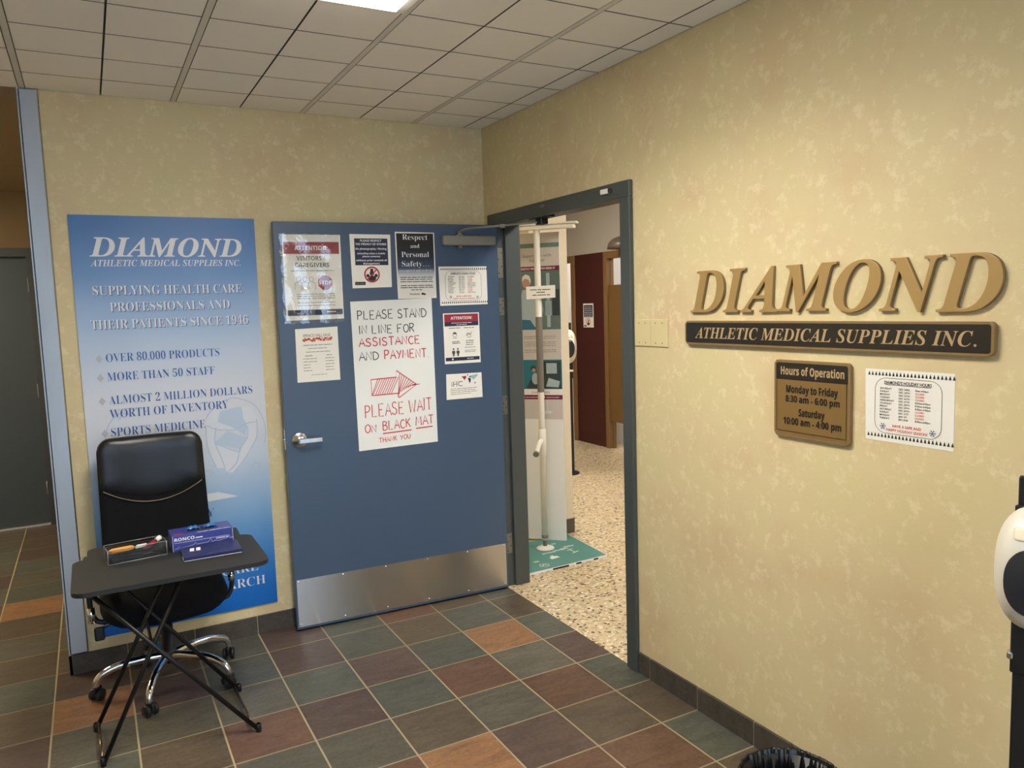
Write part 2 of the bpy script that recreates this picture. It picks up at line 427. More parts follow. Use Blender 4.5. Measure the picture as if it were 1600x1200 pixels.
# ------------------------------------------------------------------ the room
# slate floor: one quad per tile over a grout bed; the tile colour is the slate's own
XA, Y0 = -1.416, -0.265
SPEC = {  # (column from A, row from the first grout line) -> slate kind
 (0,-1):'p',(1,-1):'g',(2,-1):'r',(3,-1):'b',(4,-1):'g',(0,0):'p',(1,0):'g',(2,0):'b',(3,0):'g',(4,0):'b',
 (-1,1):'n',(0,1):'g',(1,1):'p',(2,1):'g',(3,1):'o',(4,1):'g',(-1,2):'r',(0,2):'p',(1,2):'g',(2,2):'r',(3,2):'n',(4,2):'p',
 (-1,3):'n',(0,3):'n',(1,3):'b',(2,3):'n',(3,3):'r',(4,3):'g',(0,4):'r',(1,4):'o',(2,4):'p',(3,4):'b',(4,4):'b',(2,5):'r',(3,5):'r',(4,5):'g',
 (-3,0):'o',(-3,-1):'p',(-2,0):'p',(-2,-1):'b',(-3,1):'n',(-2,1):'n',(-1,0):'g',(-1,-1):'g',(-2,2):'b',(-3,2):'g',(-4,0):'b',(-4,1):'p',(-4,2):'n',
 (-4,-5):'o',(-4,-1):'g',(-4,-2):'b',(-4,-3):'n',(-4,-4):'b',(2,6):'g',(3,6):'b',(4,6):'b',(1,5):'g',(0,5):'n'}
TC = {'g': (83, 84, 74), 'n': (90, 86, 74), 'b': (89, 78, 64), 'p': (85, 71, 64), 'r': (99, 75, 60), 'o': (138, 102, 72)}
b = MB(); cols = []
rt = random.Random(3)
def tiles(x0, x1, y0, y1):
    c0 = math.floor((x0 - XA) / T); c1 = math.ceil((x1 - XA) / T); r0 = math.floor((Y0 - y1) / T); r1 = math.ceil((Y0 - y0) / T)
    for c in range(c0, c1):
        for r in range(r0, r1):
            a, d = max(XA + c * T + 0.0036, x0), min(XA + (c + 1) * T - 0.0036, x1)
            e, f = max(Y0 - (r + 1) * T + 0.0036, y0), min(Y0 - r * T - 0.0036, y1)
            if d - a < 0.004 or f - e < 0.004: continue
            k = SPEC.get((c, r)) or rt.choice('ggnnbbpprnbg' + ('o' if rt.random() < 0.3 else 'g'))
            j = rt.uniform(0.9, 1.1); col = tuple(v * j for v in lin(TC[k]))
            b.poly([(a, e, 0), (d, e, 0), (d, f, 0), (a, f, 0)]); cols.append(col)
tiles(-4.7, 0.0, -6.5, 0.0); tiles(-4.7, 0.0, 0.0, 3.2)
nt = len(cols)
b.poly([(-4.7, -6.5, -0.0015), (0, -6.5, -0.0015), (0, 0, -0.0015), (-4.7, 0, -0.0015)], 1); b.poly([(-4.7, 0, -0.0015), (0, 0, -0.0015), (0, 3.2, -0.0015), (-4.7, 3.2, -0.0015)], 1)
b.box((-4.7, -6.5, -0.1), (0, 3.2, -0.003), 1)
fl = b.build('floor', [SLATE, GROUT]); struct(fl, 'multicoloured slate tile floor of the waiting area with pale grout', 'floor')
at = fl.data.attributes.new('tile', 'FLOAT_COLOR', 'CORNER')
for p in fl.data.polygons:
    for li in p.loop_indices: at.data[li].color = (*(cols[p.index] if p.index < nt else (0.3, 0.3, 0.3)), 1)

b = MB(); b.box((0, -6.5, -0.1), (8.5, 7, 0.0)); struct(b.build('floor_showroom', SPECK), 'beige speckled vinyl floor beyond the doorway', 'floor')

# walls
b = MB(); b.box((-2.262, 0, 0), (0, 0.15, H)); struct(b.build('wall_back', WALLP), 'mottled beige papered wall behind the open door and tall blue poster', 'wall')
b = MB()
b.box((0, -6.5, 0), (0.145, -1.35, H)); b.box((0, -0.13, 0), (0.145, 7, H)); b.box((0, -1.35, 2.15), (0.145, -0.13, H))
wr = b.build('wall_right', [WALLP]); struct(wr, 'mottled yellow-beige papered wall carrying the raised gold letters', 'wall')
b = MB(); b.box((-4.85, -6.5, 0), (-4.7, 3.2, H)); struct(b.build('wall_left', WALLP), 'papered wall on the far left, out of the picture', 'wall')
b = MB(); b.box((-4.85, 3.2, 0), (-3.42, 3.26, 3.0)); b.box((-2.40, 3.2, 0), (0, 3.26, 3.0)); b.box((-3.42, 3.2, 2.243), (-2.40, 3.26, 3.0)); b.box((-4.85, 3.26, 0), (0, 3.36, 3.0))
struct(b.build('wall_hall', HALLW), 'brown painted end wall of the side hall around the grey door', 'wall')
b = MB(); b.box((-4.7, 0.0, H), (0, 3.2, H + 0.05)); struct(b.build('ceiling_hall', HALLC), 'dim tan ceiling of the side hall', 'ceiling')
# entrance wall with glazing, behind the camera
b = MB(); b.box((-4.85, -6.65, 2.4), (0.145, -6.5, H)); b.box((-4.85, -6.65, 0), (-4.2, -6.5, 2.4)); b.box((-0.15, -6.65, 0), (0.145, -6.5, 2.4)); b.box((-4.2, -6.65, 0), (-0.15, -6.5, 0.1))
struct(b.build('wall_front', WALLP), 'entrance wall with wide glazing behind the viewer', 'wall')
DARKM = mat('bronze_mullion', (46, 42, 40), 0.4, 0.5)
b = MB()
for x in (-4.2, -3.19, -2.18, -1.17, -0.19): b.box((x, -6.60, 0.1), (x + 0.04, -6.54, 2.4))
for z in (0.1, 2.36, 1.05): b.box((-4.2, -6.60, z), (-0.15, -6.54, z + 0.04))
w1 = struct(b.build('window_1', DARKM), 'dark framed entrance glazing behind the viewer', 'window')
b = MB(); b.box((-4.18, -6.572, 0.12), (-0.17, -6.566, 2.38)); b.build('pane', GLASS, w1)
b = MB(); b.box((-30, -40, -0.15), (30, -6.65, -0.1)); struct(b.build('ground', mat('snow', (232, 236, 242), 0.9)), 'unseen snow-white ground outside the entrance, added to bounce light up', 'ground')  # white ground added as an unseen reflector for the ceiling
b = MB(); b.box((-4.85, -6.65, 3.06), (8.6, 7.1, 3.2)); struct(b.build('roof', HALLC), 'unseen roof slab added over the rooms to block the sky', 'roof')  # unseen slab, added to keep sky light out of the rooms

# ceiling: square lay-in panels, each scored down the middle, with tee bars
b = MB(); g = 0.0036; TB = {round(-4.08 + 0.61 * i, 2) for i in range(7)}
xs = [-2.25 + 0.305 * i for i in range(-8, 8)] + [0.0]; ys = [0.0] + [-0.26 - 0.305 * i for i in range(21)] + [-6.5]
xs = [-4.7] + [x for x in xs if x > -4.69]
for i in range(len(xs) - 1):
    for j in range(len(ys) - 1):
        x0, x1, y1, y0 = xs[i], xs[i + 1], ys[j], ys[j + 1]
        if x1 - x0 < 0.01 or y1 - y0 < 0.01: continue
        gx0 = 0.0145 if round(x0, 2) in TB else g; gx1 = 0.0145 if round(x1, 2) in TB else g
        a0, a1, c0, c1 = x0 + gx0, x1 - gx1, y0 + g, y1 - g
        b.poly([(a0, c1, H), (a1, c1, H), (a1, c0, H), (a0, c0, H)])     # face; groove sides get a dark colour painted in for their shade
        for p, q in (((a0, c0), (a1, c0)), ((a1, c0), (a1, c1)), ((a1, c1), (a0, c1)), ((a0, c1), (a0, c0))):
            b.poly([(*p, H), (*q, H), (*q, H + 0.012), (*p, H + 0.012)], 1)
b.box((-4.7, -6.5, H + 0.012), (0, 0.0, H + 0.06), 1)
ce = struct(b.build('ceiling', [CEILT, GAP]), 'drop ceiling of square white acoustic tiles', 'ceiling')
for x in sorted(TB):
    b = MB(); b.box((x - 0.011, -6.5, H - 0.001), (x + 0.011, 0, H + 0.01)); b.build('ceiling_tee_bar', CEILG, ce)

# steel corner guard at the free end of the back wall
b = MB(); b.box((-2.272, -0.014, 0.098), (-2.190, 0.0, H), 0, 0.006, 2); b.box((-2.272, -0.014, 0.098), (-2.262, 0.155, H)); b.box((-2.272, 0.15, 0.098), (-2.19, 0.156, H))
struct(grain(b.build('trim_1', STEEL), 0, 2), 'brushed steel corner guard on the end of the back wall', 'corner guard')

# tile baseboards
def base_run(name, label, fixed, a, bq, axis, cuts):
    m = MB(); cs = [a] + [c for c in sorted(cuts) if a < c < bq] + [bq]
    for p, q in zip(cs, cs[1:]):
        p2, q2 = p + (0.002 if p != a else 0), q - (0.002 if q != bq else 0)
        if axis == 'x': m.box((p2, -0.012, 0), (q2, 0, 0.095), 0, 0.0015, 1)
        else: m.box((-0.012, p2, 0), (0, q2, 0.095), 0, 0.0015, 1)
    if axis == 'x': m.box((a, -0.009, 0), (bq, 0, 0.0935), 1)
    else: m.box((-0.009, a, 0), (0, bq, 0.0935), 1)
    return struct(m.build(name, [SLATE_BASE, GROUT]), label, 'baseboard')
base_run('baseboard_back', 'dark slate tile baseboard along the wall behind the chair', 0, -2.274, -0.08, 'x', [XA + T * k for k in range(-6, 6)])
base_run('baseboard_right', 'dark slate tile baseboard under the gold letters wall', 0, -6.5, -1.407, 'y', [Y0 - T * k for k in range(0, 30)])
b = MB(); b.box((-2.274, -0.012, 0), (-2.262, 0.16, 0.095)); struct(b.build('baseboard_end', SLATE_BASE), 'dark tile baseboard round the free end of the back wall', 'baseboard')

# ------------------------------------------------------------------ door frame and door
def frame_profile():
    m = MB()
    # face trims on the room side
    m.box((-0.022, -1.405, 0), (0.0, -1.335, 2.116), 0, 0.003, 1); m.box((-0.022, -0.132, 0), (0.0, -0.079, 2.116), 0, 0.003, 1); m.box((-0.022, -1.405, 2.116), (0.0, -0.079, 2.187), 0, 0.003, 1)
    # rabbet lining, then the deeper stop
    m.box((0, -1.349, 0), (0.15, -1.337, 2.142)); m.box((0, -0.134, 0), (0.15, -0.131, 2.142)); m.box((0, -1.349, 2.142), (0.15, -0.131, 2.15))
    m.box((0.052, -1.337, 0), (0.15, -1.320, 2.130), 0, 0.003, 1); m.box((0.052, -0.152, 0), (0.15, -0.134, 2.130), 0, 0.003, 1); m.box((0.052, -1.337, 2.130), (0.15, -0.134, 2.142), 0, 0.002, 1)
    return m
fr = frame_profile().build('trim_2', FRAMEP); struct(fr, 'dark blue-grey steel frame of the open doorway', 'door frame')
# hinge leaves on the frame rabbet and a door contact on the lintel belong to the frame
for z0, z1 in ((1.83, 2.0), (1.615, 1.715), (1.035, 1.147), (0.20, 0.32)):
    b = MB(); b.box((0.004, -0.1375, z0), (0.042, -0.1335, z1), 0, 0.001, 1)
    for k in range(4): b.lathe([(0.0035, 0), (0.0035, -0.001), (0, -0.0015)], (0.014 + 0.018 * (k % 2), -0.1375, z0 + (z1 - z0) * (0.15 + 0.23 * k)), 10, 1, 'y')
    b.build('hinge_plate', [mat('hinge_steel', (128, 128, 118), 0.4, 0.7), INK], fr)
b = MB(); b.box((-0.034, -1.262, 2.146), (-0.022, -1.212, 2.168), 0, 0.002, 1); b.box((-0.030, -1.285, 2.148), (-0.022, -1.264, 2.166), 1, 0.002, 1); o = b.build('door_contact', [PLASTW, BLACKPL], fr)
b = MB(); b.box((-0.0235, -0.715, 2.158), (-0.022, -0.675, 2.170), 0); b.build('maker_plate', GREYG, fr)

DM = fmat('door', 0, 0, 0)
door = bpy.data.objects.new('door_1', None); COL.objects.link(door); door.matrix_world = DM
struct(door, 'wide blue-grey steel door swung open against the back wall, covered in notices', 'door')
b = MB(); b.box((-1.229, 0.010, -0.0445), (0.0, 2.124, 0.0), 0, 0.002, 1); b.build('door_leaf', DOORP, door)
b = MB(); b.box((-1.219, 0.024, 0.0), (-0.010, 0.278, 0.0015)); kp = grain(b.build('kick_plate', KICK, door), 0, 1)
kp['label'] = 'brushed steel kick plate'
b = MB()
for x in (-1.21, -0.975, -0.738, -0.497, -0.256, -0.022):
    for y in ((0.266, 0.036)): b.lathe([(0.0055, 0.0015), (0.005, 0.003), (0, 0.004)], (x, y, 0), 12)
b.build('kick_plate_screw', SATIN, kp)
# lever handle
b = MB(); b.lathe([(0.0, 0), (0.041, 0), (0.041, 0.006), (0.036, 0.011), (0.022, 0.013), (0.020, 0.02), (0.0, 0.02)], (-1.16, 1.015, 0), 36)
hn = b.build('door_handle', SATIN, door)
hn['label'] = 'satin chrome lever handle'
b = MB(); b.tube([(-1.16, 1.014, 0.015), (-1.16, 1.014, 0.055)], 0.0125); b.box((-1.172, 1.000, 0.046), (-1.052, 1.028, 0.060), 0, 0.006, 3); b.build('lever', SATIN, hn)
b = MB(); b.tube([(-1.150, 1.035, 0.012), (-1.135, 1.045, 0.02)], 0.006); b.build('lock_button', SATIN, hn)
b = MB(); b.box((-1.2305, 0.97, -0.034), (-1.229, 1.075, -0.010)); b.lathe([(0.007, -1.229), (0.007, -1.238), (0, -1.240)], (0, 1.02, -0.022), 12, 0, 'x'); b.build('latch_plate', SATIN, door)
# closer
b = MB(); b.prism(rrect(-0.342, 2.008, -0.028, 2.060, 0.008, 3), 0.0, 0.045, 0, 0.010, 3)
cl = b.build('door_closer', ALU, door)
b = MB(); b.lathe([(0, 1.992), (0.011, 1.992), (0.011, 2.008), (0.016, 2.008)], (-0.239, 0, 0.028), 16, 0, 'y'); b.lathe([(0.018, 2.060), (0.018, 2.066), (0.011, 2.068), (0.011, 2.083), (0, 2.083)], (-0.239, 0, 0.028), 16, 0, 'y'); b.build('spindle', ALU, cl)
inv = DM.inverted()
Sw = DM @ Vector((-0.239, 2.079, 0.028)); Kw = Vector((-0.133, -0.470, 2.088)); Bw = Vector((0.02, -0.60, 2.095))
pa = [inv @ p for p in (Sw, Sw.lerp(Kw, 0.12) + Vector((0, 0, 0.012)), Sw.lerp(Kw, 0.25) + Vector((0, 0, 0.012)), Kw)]
b = MB(); b.tube(pa, [0.009, 0.006, 0.0055, 0.0055], 0, 10)
k = inv @ Kw; b.lathe([(0, k.y - 0.012), (0.013, k.y - 0.012), (0.013, k.y - 0.004), (0.016, k.y - 0.003), (0.016, k.y + 0.006), (0, k.y + 0.008)], (k.x, 0, k.z), 16, 0, 'y')
b.tube([inv @ Kw, inv @ Bw], 0.0055, 0, 10); b.build('closer_arm', ALU, cl)
q = MB(); q.box((0.005, -0.635, 2.082), (0.048, -0.575, 2.117), 0, 0.004, 2); q.box((-0.002, -0.70, 2.112), (0.046, -0.52, 2.142)); o = q.build('arm_bracket', BLACKPL, fr)

# ------------------------------------------------------------------ notices on the door
# helper for the notice rows
def holiday_sheet(name, label, fr_, c, group=None):
    """c: corners TL, TR, BR, BL of an 11 x 8.5 inch sheet in the frame's coordinates"""
    s = Sheet(name, label, 'notice', fr_, c, PAPER)
    x0, y1 = c[0]; W = c[1][0] - c[0][0]; Hh = c[0][1] - c[3][1]; X = lambda u: x0 + u * W; Y = lambda v: y1 - v * Hh
    tr = []
    for row in (0.085, 0.945):
        for k in range(24):
            u = 0.03 + k * 0.041
            for a, w_ in ((0, 0.016), (0.012, 0.013), (0.024, 0.009)): tr.append(pgon([(X(u + 0.0205 - w_), Y(row - a * 1.1)), (X(u + 0.0205 + w_), Y(row - a * 1.1)), (X(u + 0.0205), Y(row - a * 1.1 - 0.032))]))
    s.pr('tree_border', mat('dark_green_print', (36, 48, 36), 0.7), tr)
    s.pr('ruled_box', INK, [stroke(rrect(X(0.125), Y(0.88), X(0.875), Y(0.115), 0.035), 0.0012, True)])
    days = ['SATURDAY', 'SUNDAY', 'MONDAY', 'TUESDAY', 'WEDNESDAY', 'THURSDAY', 'FRIDAY', 'SATURDAY', 'SUNDAY', 'MONDAY', 'TUESDAY']
    dt = ['DEC 23RD', 'DEC 24TH', 'DEC 25TH', 'DEC 26TH', 'DEC 27TH', 'DEC 28TH', 'DEC 29TH', 'DEC 30TH', 'DEC 31ST', 'JAN 1ST', 'JAN 2ND']
    ti = ['10am-4:00pm', 0, 0, 0, '8:30am-6:00pm', '8:30am-6:00pm', '8:30am-6:00pm', 0, 0, 0, '8:30am-6:00pm']
    blk, rd = [text("DIAMOND'S HOLIDAY HOURS", 'SR', X(0.5), Y(0.195), 0.0092, 0.148, 'C', 0.012), rect(X(0.245), Y(0.207), X(0.755), Y(0.201))], []
    for i in range(11):
        y = Y(0.27 + i * 0.0412); blk.append(text(days[i], 'SR', X(0.185), y, 0.0052, None, 'L', 0.01, 0, 2)); blk.append(text(dt[i], 'SR', X(0.405), y, 0.0052, None, 'L', 0.01, 0, 2))
        (blk if ti[i] else rd).append(text(ti[i] or 'CLOSED', 'SR', X(0.59), y, 0.0052, None, 'L', 0.01, 0, 2))
    s.pr('black_lettering', INK, blk)
    rd += [text('HAVE A SAFE AND', 'SR', X(0.5), Y(0.785), 0.0075, None, 'C', 0.012), text('HAPPY HOLIDAY SEASON!', 'SR', X(0.5), Y(0.845), 0.0075, None, 'C', 0.012)]
    s.pr('red_lettering', REDTXT, rd)
    fk = []
    for u, v in ((0.225, 0.785), (0.785, 0.80)):
        cx, cy = X(u), Y(v)
        for k in range(6):
            t = k * PI / 3; e = (cx + 0.009 * math.cos(t), cy + 0.009 * math.sin(t)); fk.append(stroke([(cx, cy), e], 0.0014))
            m_ = (cx + 0.006 * math.cos(t), cy + 0.006 * math.sin(t))
            for d in (0.6, -0.6): fk.append(stroke([m_, (m_[0] + 0.004 * math.cos(t + d), m_[1] + 0.004 * math.sin(t + d))], 0.0012))
    s.pr('snowflake', mat('blue_print', (86, 104, 140), 0.7), fk)
    return s

# 1 attention / visitors poster in a shiny sleeve
c = [(-1.187, 2.060), (-0.894, 2.060), (-0.896, 1.630), (-1.189, 1.628)]
s = Sheet('safety_poster', 'large white ATTENTION poster with red stop sign in a shiny plastic sleeve', 'poster', 'door', c, PAPER)
X = lambda u: -1.188 + u * 0.293; Y = lambda v: 2.060 - v * 0.431
s.pr('red_banner', MAROON, [rect(X(0.02), Y(0.225), X(0.97), Y(0.085))])
s.pr('banner_lettering', WHITEP, [text('ATTENTION!', 'SB', X(0.49), Y(0.18), 0.021, 0.168, 'C')])
ln = [text('VISITORS /', 'SB', X(0.47), Y(0.30), 0.0215, 0.142, 'C', -0.012), text('CAREGIVERS', 'SB', X(0.49), Y(0.378), 0.0215, 0.172, 'C', -0.012)]
s.pr('heading', INK, ln)
gl = [greek(X(0.12), X(0.86), Y(0.425), 0.006)] + [greek(X(0.2), X(0.86), Y(v), 0.0055) for v in (0.70, 0.725, 0.75, 0.80, 0.835)]
for k in range(3):
    cx = X(0.24 + 0.11 * k); gl += [ring(cx, Y(0.52), 0.012, 0.002), stroke(smooth_line([(cx - 0.02, Y(0.64)), (cx - 0.017, Y(0.57)), (cx, Y(0.555)), (cx + 0.017, Y(0.57)), (cx + 0.02, Y(0.64))]), 0.002)]
s.pr('fine_print', GREYINK, gl)
oc = [(X(0.70) + 0.039 * math.cos(PI / 8 + k * PI / 4), Y(0.565) + 0.039 * math.sin(PI / 8 + k * PI / 4)) for k in range(8)]
s.pr('stop_sign', MAROON, [pgon(oc)]); s.pr('stop_lettering', WHITEP, [text('STOP', 'SB', X(0.70), Y(0.585), 0.019, 0.066, 'C')])
s.pr('navy_band', NAVY, [rect(X(0.03), Y(0.945), X(0.98), Y(0.88))]); s.pr('band_lettering', WHITEP, [greek(X(0.70), X(0.86), Y(0.915), 0.008)])
b = MB()
gx, gy = 16, 22; vv = [[b.v((-0.158 + 0.30 * i / gx + (0.004 * math.sin(j * 1.7) if i in (0, gx) else 0), -0.232 + 0.450 * j / gy + (0.004 * math.sin(i * 2.1) if j in (0, gy) else 0), 0.0055 + 0.0018 * math.sin(i * 1.1 + 0.8 * math.sin(j * 0.6)) + 0.0014 * math.sin(j * 0.9 + i * 0.3))) for j in range(gy + 1)] for i in range(gx + 1)]
for i in range(gx):
    for j in range(gy): b.f([vv[i][j], vv[i + 1][j], vv[i + 1][j + 1], vv[i][j + 1]], 0, True)
o = b.build('plastic_sleeve', SLEEVE, s.o)

# 2 privacy notice
c = [(-0.845, 2.065), (-0.626, 2.064), (-0.630, 1.788), (-0.842, 1.785)]
s = Sheet('privacy_notice', 'white notice with navy text block and a no-photography symbol, at the top of the door', 'notice', 'door', c, PAPER)
X = lambda u: -0.843 + u * 0.215; Y = lambda v: 2.064 - v * 0.278
s.pr('navy_block', NAVY, [rect(X(0.10), Y(0.575), X(0.93), Y(0.075))])
s.pr('lettering', WHITEP, [text('PLEASE RESPECT', 'SB', X(0.51), Y(0.135), 0.0105, 0.115, 'C'), text('THE PRIVACY OF OTHERS', 'SB', X(0.51), Y(0.20), 0.0105, 0.166, 'C'),
 text('No photography / filming', 'SB', X(0.51), Y(0.285), 0.0095, 0.166, 'C'), text('(including video & mobile', 'SB', X(0.51), Y(0.37), 0.0085, 0.15, 'C'), text('phone cameras)', 'SB', X(0.51), Y(0.425), 0.0085, 0.095, 'C'), text('without prior consent of', 'SB', X(0.51), Y(0.50), 0.0095, 0.166, 'C'), text('Management.', 'SB', X(0.51), Y(0.56), 0.0095, 0.09, 'C')])
cx, cy = X(0.5), Y(0.75)
s.pr('camera_figure', INK, [disc(cx, cy - 0.020, 0.022, 20, 0.014), disc(cx, cy + 0.006, 0.012, 20), rect(cx - 0.008, cy + 0.008, cx + 0.008, cy + 0.030), disc(cx - 0.022, cy - 0.006, 0.009), disc(cx + 0.022, cy - 0.006, 0.009)])
s.pr('red_prohibition_ring', mat('sign_red', (176, 34, 40), 0.6), [ring(cx, cy, 0.042, 0.0075, 36), stroke([(cx - 0.026, cy - 0.026), (cx + 0.026, cy + 0.026)], 0.0065)])
s.pr('name_tag', INK, [rect(X(0.07), Y(0.945), X(0.33), Y(0.885))]); s.pr('tag_lettering', GREYINK, [greek(X(0.09), X(0.31), Y(0.925), 0.007)])

# 3 respect poster
def fade():
    m = bpy.data.materials.new('fading_print'); m.use_nodes = True; N, L = nodes(m); b_ = N['Principled BSDF']; b_.inputs['Roughness'].default_value = 0.6
    t = N.new('ShaderNodeTexCoord'); sx = N.new('ShaderNodeSeparateXYZ'); mr = N.new('ShaderNodeMapRange'); mr.inputs['From Min'].default_value = -0.18; mr.inputs['From Max'].default_value = 0.18
    r = ramp(N, [(0.0, (228, 224, 216)), (0.30, (222, 220, 214)), (0.36, (190, 194, 200)), (0.46, (52, 70, 96)), (0.62, (30, 40, 52)), (0.8, (24, 24, 24)), (1.0, (22, 22, 22))])
    L.new(t.outputs['Object'], sx.inputs[0]); L.new(sx.outputs['Y'], mr.inputs['Value']); L.new(mr.outputs['Result'], r.inputs['Fac']); L.new(r.outputs['Color'], b_.inputs['Base Color'])
    return m
c = [(-0.600, 2.080), (-0.379, 2.077), (-0.379, 1.724), (-0.598, 1.724)]
s = Sheet('respect_poster', 'tall dark-to-white poster reading Respect and Personal Safety, left of the door closer', 'poster', 'door', c, PAPER)
X = lambda u: -0.599 + u * 0.220; Y = lambda v: 2.079 - v * 0.355
s.pr('fading_print', fade(), [rect(X(0.025), Y(0.985), X(0.975), Y(0.02))])
s.pr('lettering', WHITEP, [text('Respect', 'B', X(0.5), Y(0.115), 0.029, 0.142, 'C', -0.014), text('and', 'B', X(0.49), Y(0.237), 0.021, 0.05, 'C', -0.014), text('Personal', 'B', X(0.49), Y(0.375), 0.029, 0.155, 'C', -0.014), text('Safety\u2026', 'B', X(0.49), Y(0.515), 0.029, 0.155, 'C', -0.014), text('you expect it and so do we', 'B', X(0.48), Y(0.59), 0.010, 0.19, 'C', -0.015)])
s.pr('fine_print', INK, [greek(X(0.08), X(0.92), Y(v), 0.007) for v in (0.685, 0.715, 0.75, 0.81, 0.84)] + [greek(X(0.35), X(0.65), Y(0.875), 0.007), text('Manitoba', 'B', X(0.30), Y(0.945), 0.010, 0.058),
 pgon([(X(0.6 + a), Y(0.945 - h_)) for a, h_ in ((0, 0.012), (0.02, 0.028), (0.05, 0.030), (0.09, 0.020), (0.12, 0.016), (0.12, 0.0), (0.10, -0.006), (0.05, 0.0), (0.02, -0.004))])])

# 4 holiday hours on the door
holiday_sheet('holiday_hours_notice', 'white holiday hours sheet with tree border taped below the door closer', 'door', [(-0.361, 1.894), (-0.073, 1.894), (-0.073, 1.682), (-0.359, 1.680)])

# 5 sale flyer
c = [(-1.149, 1.584), (-0.933, 1.590), (-0.932, 1.312), (-1.152, 1.311)]
s = Sheet('sale_flyer', 'white fall sale flyer with orange leaf banner, above the door handle', 'flyer', 'door', c, PAPER)
X = lambda u: -1.150 + u * 0.217; Y = lambda v: 1.588 - v * 0.277
s.pr('heading', GREYINK, [text('SPENCO FALL SALE!', 'SR', X(0.5), Y(0.165), 0.0135, 0.14, 'C', 0.012)])
lv = []; rr = random.Random(5)
for k in range(34):
    cx, cy, q, t0 = X(0.18 + 0.66 * k / 33), Y(0.215 + rr.uniform(-0.022, 0.022)), rr.uniform(0.005, 0.0085), rr.uniform(0, 6)
    lv.append(pgon([(cx + q * (1 if i % 2 else 0.5) * math.cos(t0 + i * PI / 5), cy + q * (1 if i % 2 else 0.5) * math.sin(t0 + i * PI / 5)) for i in range(10)]))
s.pr('leaf_banner', mat('leaf_orange', (196, 84, 46), 0.7), lv)
s.pr('fine_print', GREYINK, [greek(X(0.17), X(0.85), Y(0.325), 0.006), greek(X(0.28), X(0.72), Y(0.385), 0.005), greek(X(0.22), X(0.80), Y(0.45), 0.005), greek(X(0.2), X(0.38), Y(0.52), 0.006), greek(X(0.70), X(0.83), Y(0.52), 0.006), greek(X(0.32), X(0.70), Y(0.875), 0.004)]
 + [g_ for k, w_ in enumerate((0.32, 0.32, 0.17, 0.18, 0.2)) for g_ in (greek(X(0.15), X(0.15 + w_), Y(0.575 + 0.055 * k), 0.005), greek(X(0.67), X(0.88), Y(0.575 + 0.055 * k), 0.005))])

# 6 hand lettered sign
GL = {  # marker strokes in a unit cell
 'A': [[(0, 0), (.42, 1), (.9, 0)], [(.16, .38), (.76, .36)]], 'B': [[(.05, 0), (.05, 1)], [(.05, 1), (.55, .95), (.62, .76), (.4, .56), (.05, .54)], [(.05, .54), (.6, .5), (.75, .25), (.55, .03), (.05, 0)]],
 'C': [[(.75, .85), (.5, 1), (.2, .85), (.05, .5), (.2, .12), (.5, 0), (.78, .15)]], 'D': [[(.05, 0), (.05, 1)], [(.05, 1), (.5, .93), (.8, .6), (.75, .25), (.45, .03), (.05, 0)]],
 'E': [[(.7, 1), (.05, 1), (.05, 0), (.72, 0)], [(.05, .52), (.55, .53)]], 'F': [[(.72, 1), (.05, .98), (.05, 0)], [(.05, .54), (.55, .55)]], 'H': [[(.05, 0), (.05, 1)], [(.75, 0), (.75, 1)], [(.05, .5), (.75, .52)]],
 'I': [[(.1, 0), (.1, 1)]], 'K': [[(.05, 0), (.05, 1)], [(.7, 1), (.05, .42)], [(.25, .58), (.75, 0)]], 'L': [[(.05, 1), (.05, 0), (.68, 0)]],
 'M': [[(.0, 0), (.12, 1), (.48, .3), (.85, 1), (.95, 0)]], 'N': [[(.05, 0), (.05, 1), (.75, 0), (.75, 1)]], 'O': [[(.42, 1), (.12, .82), (.03, .45), (.2, .08), (.48, 0), (.75, .2), (.84, .58), (.7, .9), (.42, 1)]],
 'P': [[(.05, 0), (.05, 1)], [(.05, .98), (.55, .95), (.7, .74), (.5, .5), (.05, .46)]], 'R': [[(.05, 0), (.05, 1)], [(.05, .98), (.55, .95), (.66, .75), (.48, .54), (.05, .5)], [(.25, .5), (.75, 0)]],
 'S': [[(.68, .88), (.4, 1), (.1, .85), (.15, .6), (.55, .45), (.7, .22), (.5, .02), (.2, .02), (.03, .16)]], 'T': [[(0, 1), (.8, 1)], [(.4, 1), (.4, 0)]], 'U': [[(.05, 1), (.08, .3), (.3, .0), (.55, .05), (.75, .35), (.75, 1)]],
 'W': [[(0, 1), (.22, 0), (.47, .75), (.75, 0), (1.0, 1)]], 'Y': [[(.02, 1), (.38, .5)], [(.76, 1), (.3, 0)]], '.': [[(0, 0), (.05, .03)]]}
def marker(s_, x0, y0, x1, y1, h, w):
    wid = {'I': 0.42, 'M': 1.2, 'W': 1.25, '.': 0.25, ' ': 0.6}
    tot = sum(wid.get(ch, 1.0) for ch in s_) - 0.2; k = (x1 - x0) / tot; out = []; a = 0; rr = random.Random(len(s_))
    for ch in s_:
        if ch != ' ':
            jy = rr.uniform(-0.03, 0.03) * h; hh = h * rr.uniform(0.94, 1.05)
            for st in GL[ch]:
                p = [(x0 + (a + q[0]) * k, y0 + (y1 - y0) * (a / tot) + jy + q[1] * hh) for q in st]
                if ch in 'BCDOPRSU': p = smooth_line(p, 4)
                out.append(stroke(p, w))
        a += wid.get(ch, 1.0)
    return out
c = [(-0.859, 1.716), (-0.409, 1.724), (-0.407, 0.928), (-0.853, 0.922)]
s = Sheet('handwritten_sign', 'large white hand-lettered sign with black and red marker writing and red arrow', 'sign', 'door', c, PAPERB, 0.002)
